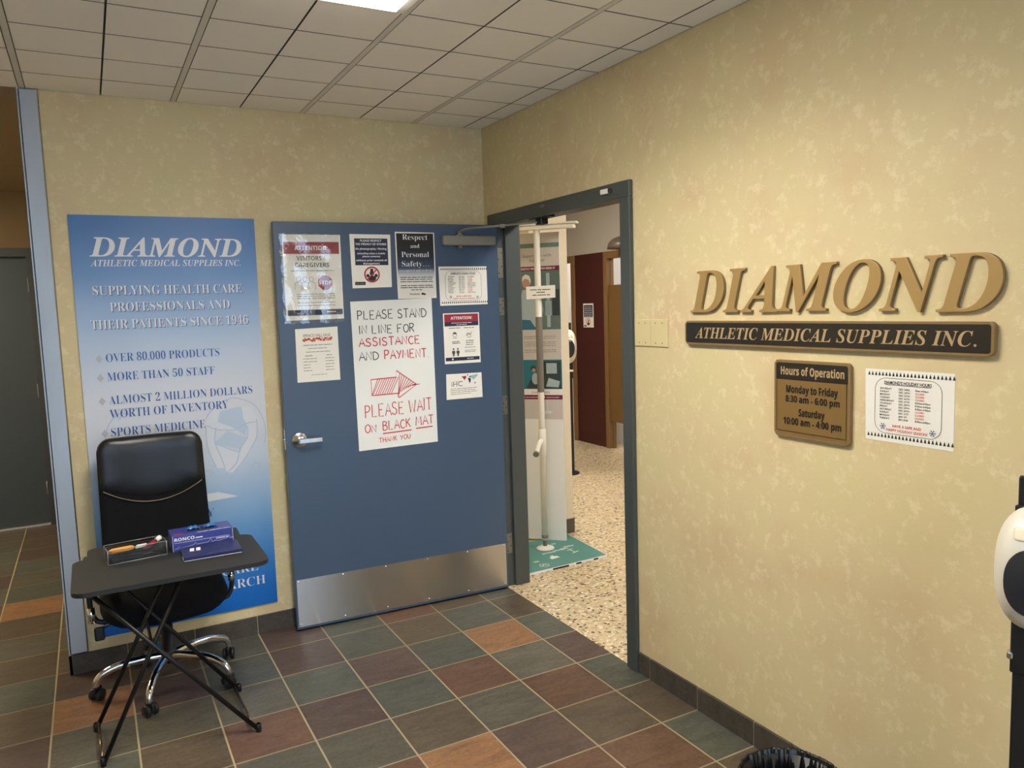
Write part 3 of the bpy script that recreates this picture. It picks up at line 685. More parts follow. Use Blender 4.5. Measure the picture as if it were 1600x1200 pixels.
blk = marker('PLEASE STAND', -0.826, 1.621, -0.445, 1.624, 0.046, 0.0048) + marker('IN LINE FOR', -0.821, 1.545, -0.515, 1.544, 0.044, 0.0048) + marker('AND', -0.827, 1.405, -0.723, 1.405, 0.044, 0.0048)
rd = marker('ASSISTANCE', -0.824, 1.478, -0.487, 1.480, 0.043, 0.0056) + marker('PAYMENT.', -0.690, 1.406, -0.445, 1.403, 0.046, 0.0056)
rd += marker('PLEASE WAIT', -0.811, 1.097, -0.436, 1.111, 0.066, 0.005) + marker('ON', -0.815, 1.016, -0.754, 1.019, 0.041, 0.005) + marker('BLACK', -0.718, 1.021, -0.561, 1.026, 0.047, 0.005) + marker('MAT', -0.531, 1.030, -0.429, 1.034, 0.050, 0.005) + marker('THANK YOU', -0.742, 0.956, -0.565, 0.963, 0.026, 0.0035)
rd += [stroke([(-0.719, 1.004), (-0.64, 1.006), (-0.557, 1.009)], 0.006), stroke([(-0.531, 1.014), (-0.434, 1.017)], 0.006)]
ar = [(-0.770, 1.300), (-0.630, 1.304), (-0.628, 1.340), (-0.516, 1.257), (-0.620, 1.191), (-0.619, 1.216), (-0.769, 1.214)]
rd.append(stroke(ar, 0.0055, True))
rr = random.Random(2)
for k in range(20):   # slanted hatching inside the arrow
    xb = -0.775 + k * 0.0125; p, q = (xb, 1.212), (xb + 0.045, 1.305)
    if xb > -0.665:
        t = xb + 0.02
        if t > -0.632: p = (max(xb - 0.005, -0.625), 1.257 - 0.062 * max(0, (-0.516 - t)) / 0.104); q = (t + 0.02, 1.257 + 0.078 * max(0, (-0.516 - t - 0.02)) / 0.112)
    p = (max(p[0], -0.768), p[1] + rr.uniform(0, 0.006)); rd.append(stroke([p, q], 0.0036))
s.pr('black_lettering', INK, blk); s.pr('red_lettering', REDINK, rd)

# 7 small attention notice
c = [(-0.346, 1.637), (-0.130, 1.637), (-0.129, 1.355), (-0.346, 1.356)]
s = Sheet('hygiene_notice', 'small white ATTENTION notice with maroon and navy header beside the handwritten sign', 'notice', 'door', c, PAPER)
X = lambda u: -0.346 + u * 0.217; Y = lambda v: 1.637 - v * 0.281
s.pr('red_banner', MAROON, [rect(X(0.03), Y(0.175), X(0.97), Y(0.02))]); s.pr('navy_banner', NAVY, [rect(X(0.03), Y(0.255), X(0.97), Y(0.175)), rect(X(0.03), Y(0.945), X(0.97), Y(0.875))])
s.pr('banner_lettering', WHITEP, [text('ATTENTION!', 'SB', X(0.5), Y(0.125), 0.016, 0.128, 'C'), greek(X(0.22), X(0.78), Y(0.20), 0.005), greek(X(0.35), X(0.64), Y(0.235), 0.005), greek(X(0.62), X(0.80), Y(0.915), 0.006), disc(X(0.22), Y(0.91), 0.005)])
pr = [greek(X(0.14), X(0.46), Y(0.30), 0.006), greek(X(0.56), X(0.84), Y(0.30), 0.006)] + [greek(X(0.22), X(0.44), Y(v), 0.006) for v in (0.57, 0.60)] + [greek(X(0.6), X(0.82), Y(v), 0.006) for v in (0.56, 0.60, 0.64)] + [greek(X(0.56), X(0.86), Y(v), 0.004) for v in (0.69, 0.75, 0.78)]
cx, cy = X(0.30), Y(0.43); pr += [ring(cx, cy, 0.013, 0.0018), pgon([(cx - 0.012, cy + 0.004), (cx + 0.012, cy + 0.004), (cx + 0.008, cy + 0.015), (cx - 0.008, cy + 0.015)]), stroke([(cx - 0.012, cy - 0.018), (cx + 0.012, cy - 0.018)], 0.002)]
cx = X(0.70); pr += [stroke(smooth_line([(cx - 0.018, cy - 0.008), (cx - 0.008, cy + 0.008), (cx + 0.002, cy - 0.002), (cx + 0.015, cy + 0.014)]), 0.003), ring(cx, cy - 0.006, 0.012, 0.0018)]
for k in range(2):
    cx = X(0.25 + 0.12 * k); pr += [disc(cx, Y(0.71), 0.005), rect(cx - 0.005, Y(0.85), cx + 0.005, Y(0.74)), rect(cx - 0.009, Y(0.80), cx + 0.009, Y(0.75))]
s.pr('print', mat('dark_grey_print', (80, 78, 76), 0.7), pr)

# 8 map card
c = [(-0.341, 1.299), (-0.127, 1.297), (-0.125, 1.156), (-0.344, 1.156)]
s = Sheet('map_card', 'small white landscape card with grey lettering and a coloured world map, lowest on the door', 'card', 'door', c, PAPER)
X = lambda u: -0.342 + u * 0.216; Y = lambda v: 1.298 - v * 0.142
s.pr('lettering', mat('mid_grey_print', (104, 104, 106), 0.7), [text('iHC', 'SR', X(0.14), Y(0.50), 0.028, 0.066, 'L', 0.004), stroke([(X(0.15), Y(0.315)), (X(0.45), Y(0.30))], 0.0012)] + [greek(X(0.11), X(q), Y(v), 0.005) for q, v in ((0.84, 0.60), (0.82, 0.67), (0.86, 0.74), (0.68, 0.81))])
s.pr('americas', MAROON, [pgon([(X(a), Y(v)) for a, v in ((0.42, 0.12), (0.56, 0.10), (0.55, 0.19), (0.52, 0.24), (0.50, 0.27), (0.48, 0.20))])])
s.pr('africa', NAVY, [pgon([(X(a), Y(v)) for a, v in ((0.60, 0.19), (0.68, 0.20), (0.685, 0.28), (0.655, 0.42), (0.625, 0.32))]), pgon([(X(a), Y(v)) for a, v in ((0.575, 0.05), (0.62, 0.05), (0.60, 0.11))]), pgon([(X(a), Y(v)) for a, v in ((0.62, 0.15), (0.69, 0.10), (0.69, 0.17))])])
s.pr('asia', mat('pale_blue_print', (150, 178, 190), 0.7), [pgon([(X(a), Y(v)) for a, v in ((0.69, 0.10), (0.87, 0.06), (0.88, 0.12), (0.80, 0.22), (0.76, 0.27), (0.70, 0.20))]), disc(X(0.80), Y(0.40), 0.006)])

# ------------------------------------------------------------------ tall blue poster on the back wall
def poster_print():
    m = bpy.data.materials.new('poster_print'); m.use_nodes = True; N, L = nodes(m); b_ = N['Principled BSDF']; b_.inputs['Roughness'].default_value = 0.32; b_.inputs['Specular IOR Level'].default_value = 0.4
    t = N.new('ShaderNodeTexCoord'); sx = N.new('ShaderNodeSeparateXYZ'); mr = N.new('ShaderNodeMapRange'); mr.inputs['From Min'].default_value = -0.997; mr.inputs['From Max'].default_value = 0.997
    n = N.new('ShaderNodeTexNoise'); n.inputs['Scale'].default_value = 2.6; n.inputs['Detail'].default_value = 6
    ad = N.new('ShaderNodeMath'); ad.operation = 'MULTIPLY_ADD'; ad.inputs[1].default_value = 0.06
    r = ramp(N, [(0.0, (8, 98, 184)), (0.05, (20, 104, 188)), (0.125, (54, 124, 196)), (0.22, (104, 154, 206)), (0.30, (146, 178, 212)), (0.40, (190, 202, 218)), (0.48, (206, 209, 218)), (0.57, (206, 209, 218)), (0.66, (188, 199, 217)), (0.75, (154, 178, 210)), (0.86, (104, 142, 192)), (1.0, (62, 110, 172))])
    L.new(t.outputs['Object'], sx.inputs[0]); L.new(t.outputs['Object'], n.inputs['Vector']); L.new(sx.outputs['Y'], mr.inputs['Value']); L.new(n.outputs['Fac'], ad.inputs[0]); L.new(mr.outputs['Result'], ad.inputs[2])
    sb = N.new('ShaderNodeMath'); sb.operation = 'SUBTRACT'; sb.inputs[1].default_value = 0.03; L.new(ad.outputs[0], sb.inputs[0]); L.new(sb.outputs[0], r.inputs['Fac']); L.new(r.outputs['Color'], b_.inputs['Base Color'])
    return m
c = [(-2.119, 2.144), (-1.303, 2.144), (-1.307, 0.151), (-2.121, 0.151)]
s = Sheet('wall_poster', 'tall blue and white company poster on the wall behind the office chair', 'poster', 'back', c, poster_print(), 0.008, 0.0)
art = mat('pale_figure_print', (208, 213, 222), 0.4); artl = mat('figure_line_print', (172, 188, 210), 0.4)
FG = {'out': [(-1.597, 1.155), (-1.564, 1.2), (-1.48, 1.248), (-1.418, 1.239), (-1.358, 1.203), (-1.325, 1.139), (-1.313, 1.071), (-1.322, 1.005)],
 'la': [(-1.599, 1.118), (-1.6, 1.032), (-1.585, 0.965), (-1.563, 0.908)], 'lb': [(-1.552, 1.108), (-1.562, 1.038), (-1.539, 0.959), (-1.523, 0.897)],
 'ra': [(-1.354, 1.131), (-1.357, 1.048), (-1.387, 0.991), (-1.433, 0.924), (-1.484, 0.87)], 'rb': [(-1.401, 1.103), (-1.405, 1.042), (-1.445, 0.981), (-1.465, 0.917), (-1.514, 0.874)],
 'th': [(-1.563, 1.027), (-1.521, 1.006), (-1.451, 0.971), (-1.445, 0.992)], 'hem': [(-1.594, 1.123), (-1.551, 1.097), (-1.505, 1.092), (-1.464, 1.087), (-1.406, 1.114), (-1.358, 1.118)],
 'shoe': [(-1.614, 0.904), (-1.591, 0.868), (-1.553, 0.827), (-1.511, 0.841), (-1.479, 0.858)], 'toe': [(-1.594, 0.901), (-1.576, 0.871), (-1.536, 0.855), (-1.515, 0.869)],
 'mark': [(-1.464, 0.851), (-1.434, 0.84), (-1.406, 0.86), (-1.377, 0.906), (-1.351, 0.891), (-1.375, 0.855), (-1.355, 0.83), (-1.327, 0.849), (-1.308, 0.897)],
 'left': [(-2.03, 1.02), (-2.045, 1.10), (-2.02, 1.18), (-1.97, 1.22), (-1.92, 1.20)], 'lefta': [(-1.98, 1.19), (-1.955, 1.235), (-1.91, 1.24)]}
LI = [[(-1.599, 1.118), (-1.552, 1.108), (-1.562, 1.038), (-1.539, 0.959), (-1.523, 0.897), (-1.559, 0.902), (-1.585, 0.965), (-1.6, 1.032)],
 [(-1.401, 1.103), (-1.355, 1.126), (-1.357, 1.048), (-1.387, 0.991), (-1.433, 0.924), (-1.484, 0.87), (-1.514, 0.874), (-1.465, 0.917), (-1.445, 0.981), (-1.405, 1.042)],
 [(-1.592, 1.155), (-1.559, 1.2), (-1.529, 1.186), (-1.543, 1.134), (-1.469, 1.099), (-1.511, 1.087), (-1.553, 1.105), (-1.597, 1.12)], [(-1.421, 1.201), (-1.374, 1.199), (-1.352, 1.131), (-1.401, 1.103), (-1.419, 1.143)],
 [(-1.556, 1.021), (-1.521, 1.006), (-1.451, 0.971), (-1.47, 0.918), (-1.514, 0.874), (-1.527, 0.914), (-1.544, 0.971)], [(-1.642, 0.777), (-1.562, 0.779), (-1.466, 0.745), (-1.538, 0.742), (-1.645, 0.737)]]
DK = [[(-1.537, 1.187), (-1.426, 1.204), (-1.414, 1.143), (-1.401, 1.103), (-1.415, 1.049), (-1.464, 1.093), (-1.543, 1.136)], [(-1.563, 1.03), (-1.5, 1.086), (-1.446, 1.058), (-1.405, 1.042), (-1.445, 0.986), (-1.521, 1.012)]]
for q in DK: s.pr('figure_shade', mat('figure_shade_print', (180, 197, 216), 0.4), [pgon(q)], 0.0 if q is not DK[0] else 0.0004)
for q in LI: s.pr('pale_figure', art, [pgon(q)], 0.0 if q is not LI[0] else 0.0004)
s.z += 0.0004
for q in FG.values(): s.pr('figure_outline', artl, [stroke(smooth_line(q, 4), 0.0045)], 0.0)
s.pr('bullets', mat('bullet_print', (176, 180, 192), 0.5), [pgon([(x, z - 0.02), (x + 0.015, z), (x, z + 0.02), (x - 0.015, z)]) for x, z in ((-2.042, 1.482), (-2.043, 1.393), (-2.044, 1.283), (-2.044, 1.130))])
W1 = [text('DIAMOND', 'BI', -2.044, 1.956, 0.086, 0.672, 'L', 0.008, 0, 5), text('ATHLETIC MEDICAL SUPPLIES INC.', 'BI', -2.044, 1.9107, 0.029, 0.662)]
W2 = [text('SUPPLYING HEALTH CARE', 'B', -2.045, 1.778, 0.042, 0.661, 'L', -0.012), text('PROFESSIONALS AND', 'B', -1.979, 1.701, 0.042, 0.532, 'L', -0.012), text('THEIR PATIENTS SINCE 1946', 'B', -2.064, 1.621, 0.042, 0.700, 'L', -0.012)]
sh = [([(x + 0.004, y - 0.004) for x, y in g_[0]], g_[1]) for g_ in W2]
s.pr('lettering_outline', mat('shadow_print', (72, 98, 140), 0.5), sh)
W3 = [text('HEALTH CARE', 'B', -1.394, 0.342, 0.046, None, 'R', -0.012), text('RESEARCH', 'B', -1.362, 0.265, 0.046, None, 'R', -0.012)]
s.pr('white_lettering', mat('poster_white', (222, 222, 226), 0.45), W1 + W2 + W3)
s.pr('blue_lettering', mat('poster_blue_text', (38, 88, 158), 0.45), [text('OVER 80,000 PRODUCTS', 'B', -2.0135, 1.466, 0.039, 0.502, 'L', -0.012), text('MORE THAN 50 STAFF', 'B', -2.015, 1.377, 0.039, 0.476, 'L', -0.012), text('ALMOST 2 MILLION DOLLARS', 'B', -2.0155, 1.266, 0.040, 0.650, 'L', -0.012), text('WORTH OF INVENTORY', 'B', -2.0165, 1.2, 0.041, 0.530, 'L', -0.012), text('SPORTS MEDICINE', 'B', -2.018, 1.1125, 0.041, 0.417, 'L', -0.012),
 text('N', 'B', -1.6227, 0.935, 0.041, None, 'R', -0.012), text('PY', 'B', -1.5868, 0.661, 0.041, None, 'R', -0.012)])

# ------------------------------------------------------------------ right wall signs
names = [('D', 1.7715, 1.9521, 1.6201, 1.7729, 'first letter D, at the left end of the raised gold word on the beige wall'), ('I', 1.9464, 2.057, 1.6198, 1.7748, 'narrow raised gold italic letter I on the beige wall'), ('A', 2.033, 2.204, 1.6189, 1.7742, 'raised gold italic letter A on the beige wall'), ('M', 2.2035, 2.4414, 1.6174, 1.7757, 'wide raised gold italic letter M on the beige wall'), ('O', 2.4292, 2.5963, 1.615, 1.775, 'round raised gold italic letter O on the beige wall'), ('N', 2.5908, 2.7839, 1.6147, 1.7729, 'raised gold italic letter N on the beige wall'), ('D', 2.7657, 2.9447, 1.6141, 1.7678, 'last letter D, at the right end of the raised gold word on the beige wall')]
for ch, x0, x1, z0, z1, lab in names:
    k = STY['BI']; c_ = bpy.data.curves.new('t', 'FONT'); c_.body = chr(k[0] + ord(ch) - 65); c_.resolution_u = 10; c_.extrude = 0.055; c_.bevel_depth = 0.006; c_.bevel_resolution = 1
    o_ = bpy.data.objects.new('t', c_); COL.objects.link(o_); me = bpy.data.meshes.new_from_object(o_); bpy.data.objects.remove(o_); bpy.data.curves.remove(c_)
    vx = [v.co.x for v in me.vertices]; vy = [v.co.y for v in me.vertices]; ax, bx_, ay, by = min(vx), max(vx), min(vy), max(vy)
    z1 = z0 + 0.157 + (0.003 if ch == 'O' else 0)
    for v in me.vertices:
        v.co.x = (v.co.x - (ax + bx_) / 2) / (bx_ - ax) * (x1 - x0); v.co.y = (v.co.y - (ay + by) / 2) / (by - ay) * (z1 - z0); v.co.z = 0.0068 + v.co.z / 0.061 * 0.0068
    me.materials.clear(); me.materials.append(GOLD); me.materials.append(GOLDE); me.update()
    for p in me.polygons: p.material_index = 0 if p.normal.z > 0.8 else 1
    me.name = 'letter'; o = bpy.data.objects.new('letter', me); COL.objects.link(o)
    o.matrix_world = fmat('right', (x0 + x1) / 2, (z0 + z1) / 2, 0.0)
    tag(o, lab, 'letter', 'raised gold wall letters')

def plaque(name, label, x0, z0, x1, z1, r, th, rim, m_edge, m_face):
    s_ = Sheet(name, label, 'plaque', 'right', [(x0, z1), (x1, z1), (x1, z0), (x0, z0)], m_edge, th, 0.0, 0.004, pts=rrect(x0, z0, x1, z1, r))
    s_.pr('face', m_face, [pgon(rrect(x0 + rim, z0 + rim, x1 - rim, z1 - rim, r * 0.7))])
    return s_
s = plaque('name_plaque', 'long black plaque with tan rim and tan italic lettering under the gold letters', 1.746, 1.4975, 2.929, 1.5885, 0.012, 0.018, 0.007, GOLDE, PLATEB)
s.pr('lettering', TANTXT, [text('ATHLETIC MEDICAL SUPPLIES INC.', 'BI', 1.803, 1.5225, 0.0405, 1.082, 'L', 0, 0, 5)])
s = plaque('hours_plaque', 'bronze and black opening hours plaque on the beige wall', 2.194, 1.196, 2.497, 1.457, 0.012, 0.014, 0.0085, GOLDE, BRONZE)
s.pr('black_header', PLATEB, [pgon(rrect(2.2025, 1.391, 2.4885, 1.4485, [0, 0.008, 0.008, 0]))])
s.pr('header_lettering', TANTXT, [text('Hours of Operation', 'SB', 2.223, 1.408, 0.0265, 0.253, 'L', 0.012)])
s.pr('black_lettering', mat('plaque_black', (20, 18, 16), 0.5), [text('Monday to Friday', 'SB', 2.247, 1.348, 0.0245, 0.206, 'L', 0.014), text('8:30 am - 6:00 pm', 'SB', 2.2445, 1.3165, 0.0215, 0.216, 'L', 0.014), text('Saturday', 'SB', 2.2995, 1.2715, 0.0235, 0.104, 'L', 0.014), text('10:00 am - 4:00 pm', 'SB', 2.2355, 1.240, 0.0225, 0.232, 'L', 0.014), stroke([(2.206, 1.390), (2.206, 1.2155), (2.485, 1.2155), (2.485, 1.390)], 0.002)])
holiday_sheet('holiday_hours_notice', 'white holiday hours sheet with tree border on the beige wall beside the bronze plaque', 'right', [(2.540, 1.4445), (2.819, 1.4445), (2.820, 1.228), (2.544, 1.228)])

# blank electrical cover plates
for k, (x0, x1, lab) in enumerate(((1.4085, 1.517, 'blank cream cover plate touching the door frame'), (1.518, 1.626, 'blank cream cover plate, the one farther from the door frame'))):
    s = Sheet('cover_plate', lab, 'cover plate', 'right', [(x0, 1.593), (x1, 1.593), (x1, 1.4795), (x0, 1.4795)], CREAM, 0.006, 0.0, 0.0025, 'blank cover plates beside the doorway')
    s.pr('screw', INK, [disc(x0 + 0.032 + 0.042 * i, z, 0.0028, 10) for i in (0, 1) for z in (1.578, 1.4945)])

# ------------------------------------------------------------------ office chair
CX, CY = -1.868, -0.345
ch = thing('office_chair', 'black high-back office chair on chrome five-star base, pushed behind the small table', 'chair', (CX, CY, 0))
# star base
angs = [180, 250, 320, 23, 108]
for i, a in enumerate(angs):
    t = math.radians(a); R = 0.295 if i != 4 else 0.262; d = Vector((math.cos(t), math.sin(t), 0))
    pts = smooth_line([tuple(d * q + Vector((0, 0, z))) for q, z in ((0.02, 0.135), (0.10, 0.140), (0.20, 0.135), (R - 0.025, 0.112), (R, 0.085), (R + 0.002, 0.060))], 4)
    n = len(pts); b = MB(); b.tube(pts, [0.020 - 0.007 * j / n for j in range(n)], 0, 12); b.build('base_leg', CHROME, ch)
    cp = d * R; tw = t + 0.9
    b = MB(); b.M = Matrix.Translation((cp.x, cp.y, 0)) @ Matrix.Rotation(tw, 4, 'Z')
    b.tube([(0, 0, 0.035), (0, 0, 0.066)], 0.008)
    hood = [(0.0, 0.066)] + [(0.030 * math.cos(q), 0.030 + 0.034 * math.sin(q)) for q in [PI / 2 - PI * k / 8 for k in range(1, 6)]]
    b.box((-0.027, -0.009, 0.020), (0.027, 0.009, 0.062), 0, 0.008, 2)
    ca = b.build('caster', BLACKPL, ch)
    for sy in (-1, 1):
        b = MB(); b.M = Matrix.Translation((cp.x, cp.y, 0)) @ Matrix.Rotation(tw, 4, 'Z')
        y0, y1 = (0.010, 0.026) if sy > 0 else (-0.026, -0.010)
        b.lathe([(0, y0), (0.024, y0), (0.027, y0 + 0.003), (0.027, y1 - 0.003), (0.023, y1), (0, y1)], (0, 0, 0.0275), 20, 0, 'y'); b.build('wheel', BLACKPL, ca)
b = MB(); b.lathe([(0, 0.105), (0.034, 0.105), (0.036, 0.15), (0.032, 0.165), (0.027, 0.165), (0.027, 0.30), (0.017, 0.30), (0.017, 0.37), (0, 0.37)], (0, 0, 0), 24); b.build('gas_lift', BLACKPL, ch)
b = MB(); b.box((-0.09, -0.12, 0.345), (0.09, 0.10, 0.375), 0, 0.01, 2); b.tube([(-0.05, -0.02, 0.355), (-0.22, -0.04, 0.345), (-0.262, -0.05, 0.335)], 0.006, 0, 8); b.box((-0.285, -0.062, 0.285), (-0.245, -0.04, 0.345), 0, 0.008, 2); b.build('tilt_mechanism', BLACKPL, ch)
# seat: rounded pad with a drooping front edge
ol = densify(rrect(-0.255, -0.245, 0.255, 0.22, 0.09, 6), 0.05)
def seatf(x, y, z):
    return (x, y, 0.425 + z + 0.03 * (x / 0.255) ** 2 - 0.05 * max(0, (-y - 0.10) / 0.17) ** 2)
b = MB(); b.cushion(ol, 0.055, 0.055, seatf, 8, 5.0); b.build('seat', MESHF, ch)
# backrest: mesh panel leaning back, leatherette headrest sewn on top
def backf(x, y, z):   # x across, y height above 0.42, z towards the sitter (-y)
    lean = 0.115 + 0.055 * (y / 0.7); bow = 0.035 * (x / 0.22) ** 2
    return (x, lean + 0.02 * math.sin(y / 0.7 * PI) - z - bow * 0.9 + 0.03, 0.42 + y)
bx0 = 0.008
def outline(y0, y1, w0, w1, r):
    pts = []
    for x, y in densify(rrect(-1, y0, 1, y1, 0, 1), 5): pass
    P0 = rrect(-0.5, 0, 0.5, 1, 0); 
    q = densify(rrect(-w1, y0, w1, y1, [0.03, r, r, 0.03], 7), 0.04)
    return [(x * (w0 + (w1 - w0) * (y - y0) / (y1 - y0)) / w1, y) for x, y in q]
b = MB(); b.M = Matrix.Translation((0.004, 0, 0)); b.cushion(outline(0.03, 0.70, 0.235, 0.222, 0.055), 0.022, 0.018, backf, 9, 6.0); bk = b.build('backrest', MESHF, ch)
# headrest with a curved lower seam
top = [(x, y) for x, y in rrect(-0.221, 0.45, 0.221, 0.707, [0, 0.055, 0.055, 0], 7)]
low = [(-0.224 + 0.448 * i / 16, 0.475 - 0.075 * (1 - ((i - 8) / 8) ** 2)) for i in range(17)]
hp = [p for p in top if p[1] > 0.5]; hp = low + hp
b = MB(); b.M = Matrix.Translation((0.004, 0, 0)); b.cushion(densify(hp, 0.03), 0.036, 0.026, lambda x, y, z: backf(x, y, z), 8, 5.0)
hd = b.build('headrest', LEATHER, bk)
hd['label'] = 'glossy black leatherette headrest'
b = MB(); b.M = Matrix.Translation((0.004, 0, 0)); b.tube([backf(x * 0.93, y - 0.003, 0.026 + 0.004 * (1 - (x / .22) ** 2)) for x, y in low], 0.0022, 0, 8); b.build('piping', SEAM, bk)
b = MB(); b.tube(smooth_line([(0, 0.06, 0.36), (0, 0.22, 0.37), (0, 0.215, 0.48), (0, 0.19, 0.62)], 5), 0.018, 0, 10); b.build('back_support', BLACKPL, ch)
for sx in (-1, 1):
    b = MB(); x = sx * 0.285
    b.tube(smooth_line([(sx * 0.10, -0.02, 0.365), (sx * 0.24, -0.02, 0.352), (x, -0.02, 0.39), (x + sx * 0.008, -0.03, 0.50), (x, -0.03, 0.60)], 6), 0.011, 0, 12); am = b.build('armrest', BLACKPL, ch)
    b = MB(); b.box((x - 0.022, -0.15, 0.598), (x + 0.022, 0.10, 0.625), 0, 0.011, 3); b.build('arm_pad', BLACKPL, am)
    b = MB(); b.tube([(x + sx * 0.004, -0.022, 0.36 if sx < 0 else 0.435), (x + sx * 0.006, -0.024, 0.43 if sx < 0 else 0.475)], 0.0155, 0, 12); b.build('chrome_sleeve', CHROME, am)

# ------------------------------------------------------------------ folding table
TX, TY = -1.858, -0.75
tb = thing('folding_table', 'small black folding tray table on crossed legs in front of the office chair', 'table', (TX, TY, 0))
ox = lambda x: x - TX
oy = lambda y: y - TY
main = rrect(-2.203, -1.014, -1.514, -0.575, [0.05, 0.045, 0.045, 0.05], 6)
pts = [p for p in main]
# front part wide, back part stepped in
br = main[:14]; tl = main[14:]
back = [(-1.556, -0.572), (-1.552, -0.48)] + rrect(-2.150, -0.72, -1.552, -0.42, [0, 0.035, 0.035, 0], 5)[1:13] + [(-2.150, -0.572)]
outl = main[:14] + back + main[14:]
b = MB(); b.prism([(ox(x), oy(y)) for x, y in outl], 0.682, 0.700, 0, 0.004, 2); b.build('table_top', TABLEM, tb)
def leg(name, pts, r, parent, foot=True):
    m = MB(); m.tube([(ox(p[0]), oy(p[1]), p[2]) for p in pts], r, 0, 12); 
    o_ = m.build(name, LEGM, parent)
    if foot:
        p = pts[0]; m = MB(); m.lathe([(0, 0), (0.011, 0), (0.011, 0.03), (0.008, 0.034)], (ox(p[0]), oy(p[1]), 0), 12); m.build('rubber_foot', BLACKPL, o_)
    return o_
leg('leg', [(-2.150, -0.925, 0.008), (-1.825, -0.925, 0.682)], 0.009, tb)
leg('leg', [(-2.170, -0.630, 0.008), (-1.825, -0.630, 0.682)], 0.009, tb)
leg('leg', [(-1.598, -0.990, 0.008), (-2.150, -0.955, 0.682)], 0.009, tb)
leg('leg', [(-1.610, -0.600, 0.008), (-2.120, -0.600, 0.682)], 0.009, tb)
BARM = mat('foot_bar_metal', (110, 96, 80), 0.25, 0.8)
for p, q in (((-2.153, -0.925, 0.035), (-2.160, -0.630, 0.035)), ((-1.62, -0.985, 0.035), (-1.632, -0.60, 0.035))):
    m = MB(); m.tube([(ox(p[0]), oy(p[1]), p[2]), (ox(q[0]), oy(q[1]), q[2])], 0.006, 0, 8); m.build('foot_bar', BARM, tb)
m = MB(); m.tube([(ox(-2.15), oy(-0.955), 0.672), (ox(-2.12), oy(-0.60), 0.672)], 0.009); m.tube([(ox(-1.825), oy(-0.925), 0.672), (ox(-1.825), oy(-0.63), 0.672)], 0.009); m.tube([(ox(-1.955), oy(-0.955), 0.425), (ox(-1.955), oy(-0.60), 0.425)], 0.006); m.build('cross_rod', LEGM, tb)

# clear box of pens
CB = Matrix.Translation((-1.975, -0.655, 0.7005)) @ Matrix.Rotation(0.12, 4, 'Z')
bxo = thing('clear_box', 'clear acrylic box holding pens, left on the folding table', 'box'); bxo.matrix_world = CB
hw, hd_, hh = 0.108, 0.051, 0.056
b = MB()
b.box((-hw, -hd_, 0), (hw, hd_, 0.003)); 
for a, c_ in (((-hw, -hd_, 0), (hw, -hd_ + 0.003, hh)), ((-hw, hd_ - 0.003, 0), (hw, hd_, hh)), ((-hw, -hd_, 0), (-hw + 0.003, hd_, hh)), ((hw - 0.003, -hd_, 0), (hw, hd_, hh))): b.box(a, c_)
b.build('box_wall', ACRYL, bxo)
b = MB(); e = 0.0014
for z in (0.001, hh): b.tube([(-hw, -hd_, z), (hw, -hd_, z), (hw, hd_, z), (-hw, hd_, z), (-hw, -hd_, z)], e, 0, 6)
for x in (-hw, hw):
    for y in (-hd_, hd_): b.tube([(x, y, 0), (x, y, hh)], e, 0, 6)
b.build('polished_edge', mat('acrylic_edge', (170, 172, 174), 0.15, 0.3), bxo)
def inbox(name, label, cat, fn, m, grp=None):
    b_ = MB(); b_.M = CB; fn(b_); o_ = b_.build(name, m); tag(o_, label, cat, grp); return o_
DKI = mat('dark_pen', (30, 30, 34), 0.3)
for k in range(9):
    y = -0.036 + 0.0085 * k; z = 0.0075 + 0.011 * (k % 3)
    inbox('pen', 'dark pen lying in the clear acrylic box', 'pen', lambda q, y=y, z=z, k=k: q.tube([(-0.085 + 0.006 * (k % 3), y, z), (0.05 + 0.01 * (k % 2), y + 0.004, z), (0.072, y + 0.004, z)], [0.0042, 0.0042, 0.0018], 0, 8), DKI, 'dark pens in the clear box')
def knife(q):
    q.prism([(-0.103, -0.030), (-0.092, -0.044), (-0.02, -0.036), (-0.008, -0.020), (-0.016, -0.004), (-0.088, -0.008)], 0.040, 0.054, 0, 0.003, 2)
inbox('box_cutter', 'bright orange cutter handle on top in the clear box', 'cutter', knife, mat('orange_plastic', (252, 170, 62), 0.4))
inbox('paper_scrap', 'folded white slip beside the orange cutter in the clear box', 'paper', lambda q: q.prism([(-0.006, -0.036), (0.03, -0.030), (0.042, -0.012), (0.004, -0.010)], 0.042, 0.052, 0, 0.002, 1), PAPER)
mk = thing('marker', 'red-barrelled marker with white cap sticking up in the clear box', 'marker'); mk.matrix_world = CB
b = MB(); b.tube([(0.03, -0.012, 0.030), (0.082, 0.012, 0.050)], 0.0075, 0, 12); b.build('barrel', mat('marker_red', (160, 30, 52), 0.35), mk)
b = MB(); b.tube([(0.080, 0.011, 0.049), (0.099, 0.020, 0.056)], [0.0095, 0.011], 0, 14); b.build('marker_cap', PLASTW, mk)

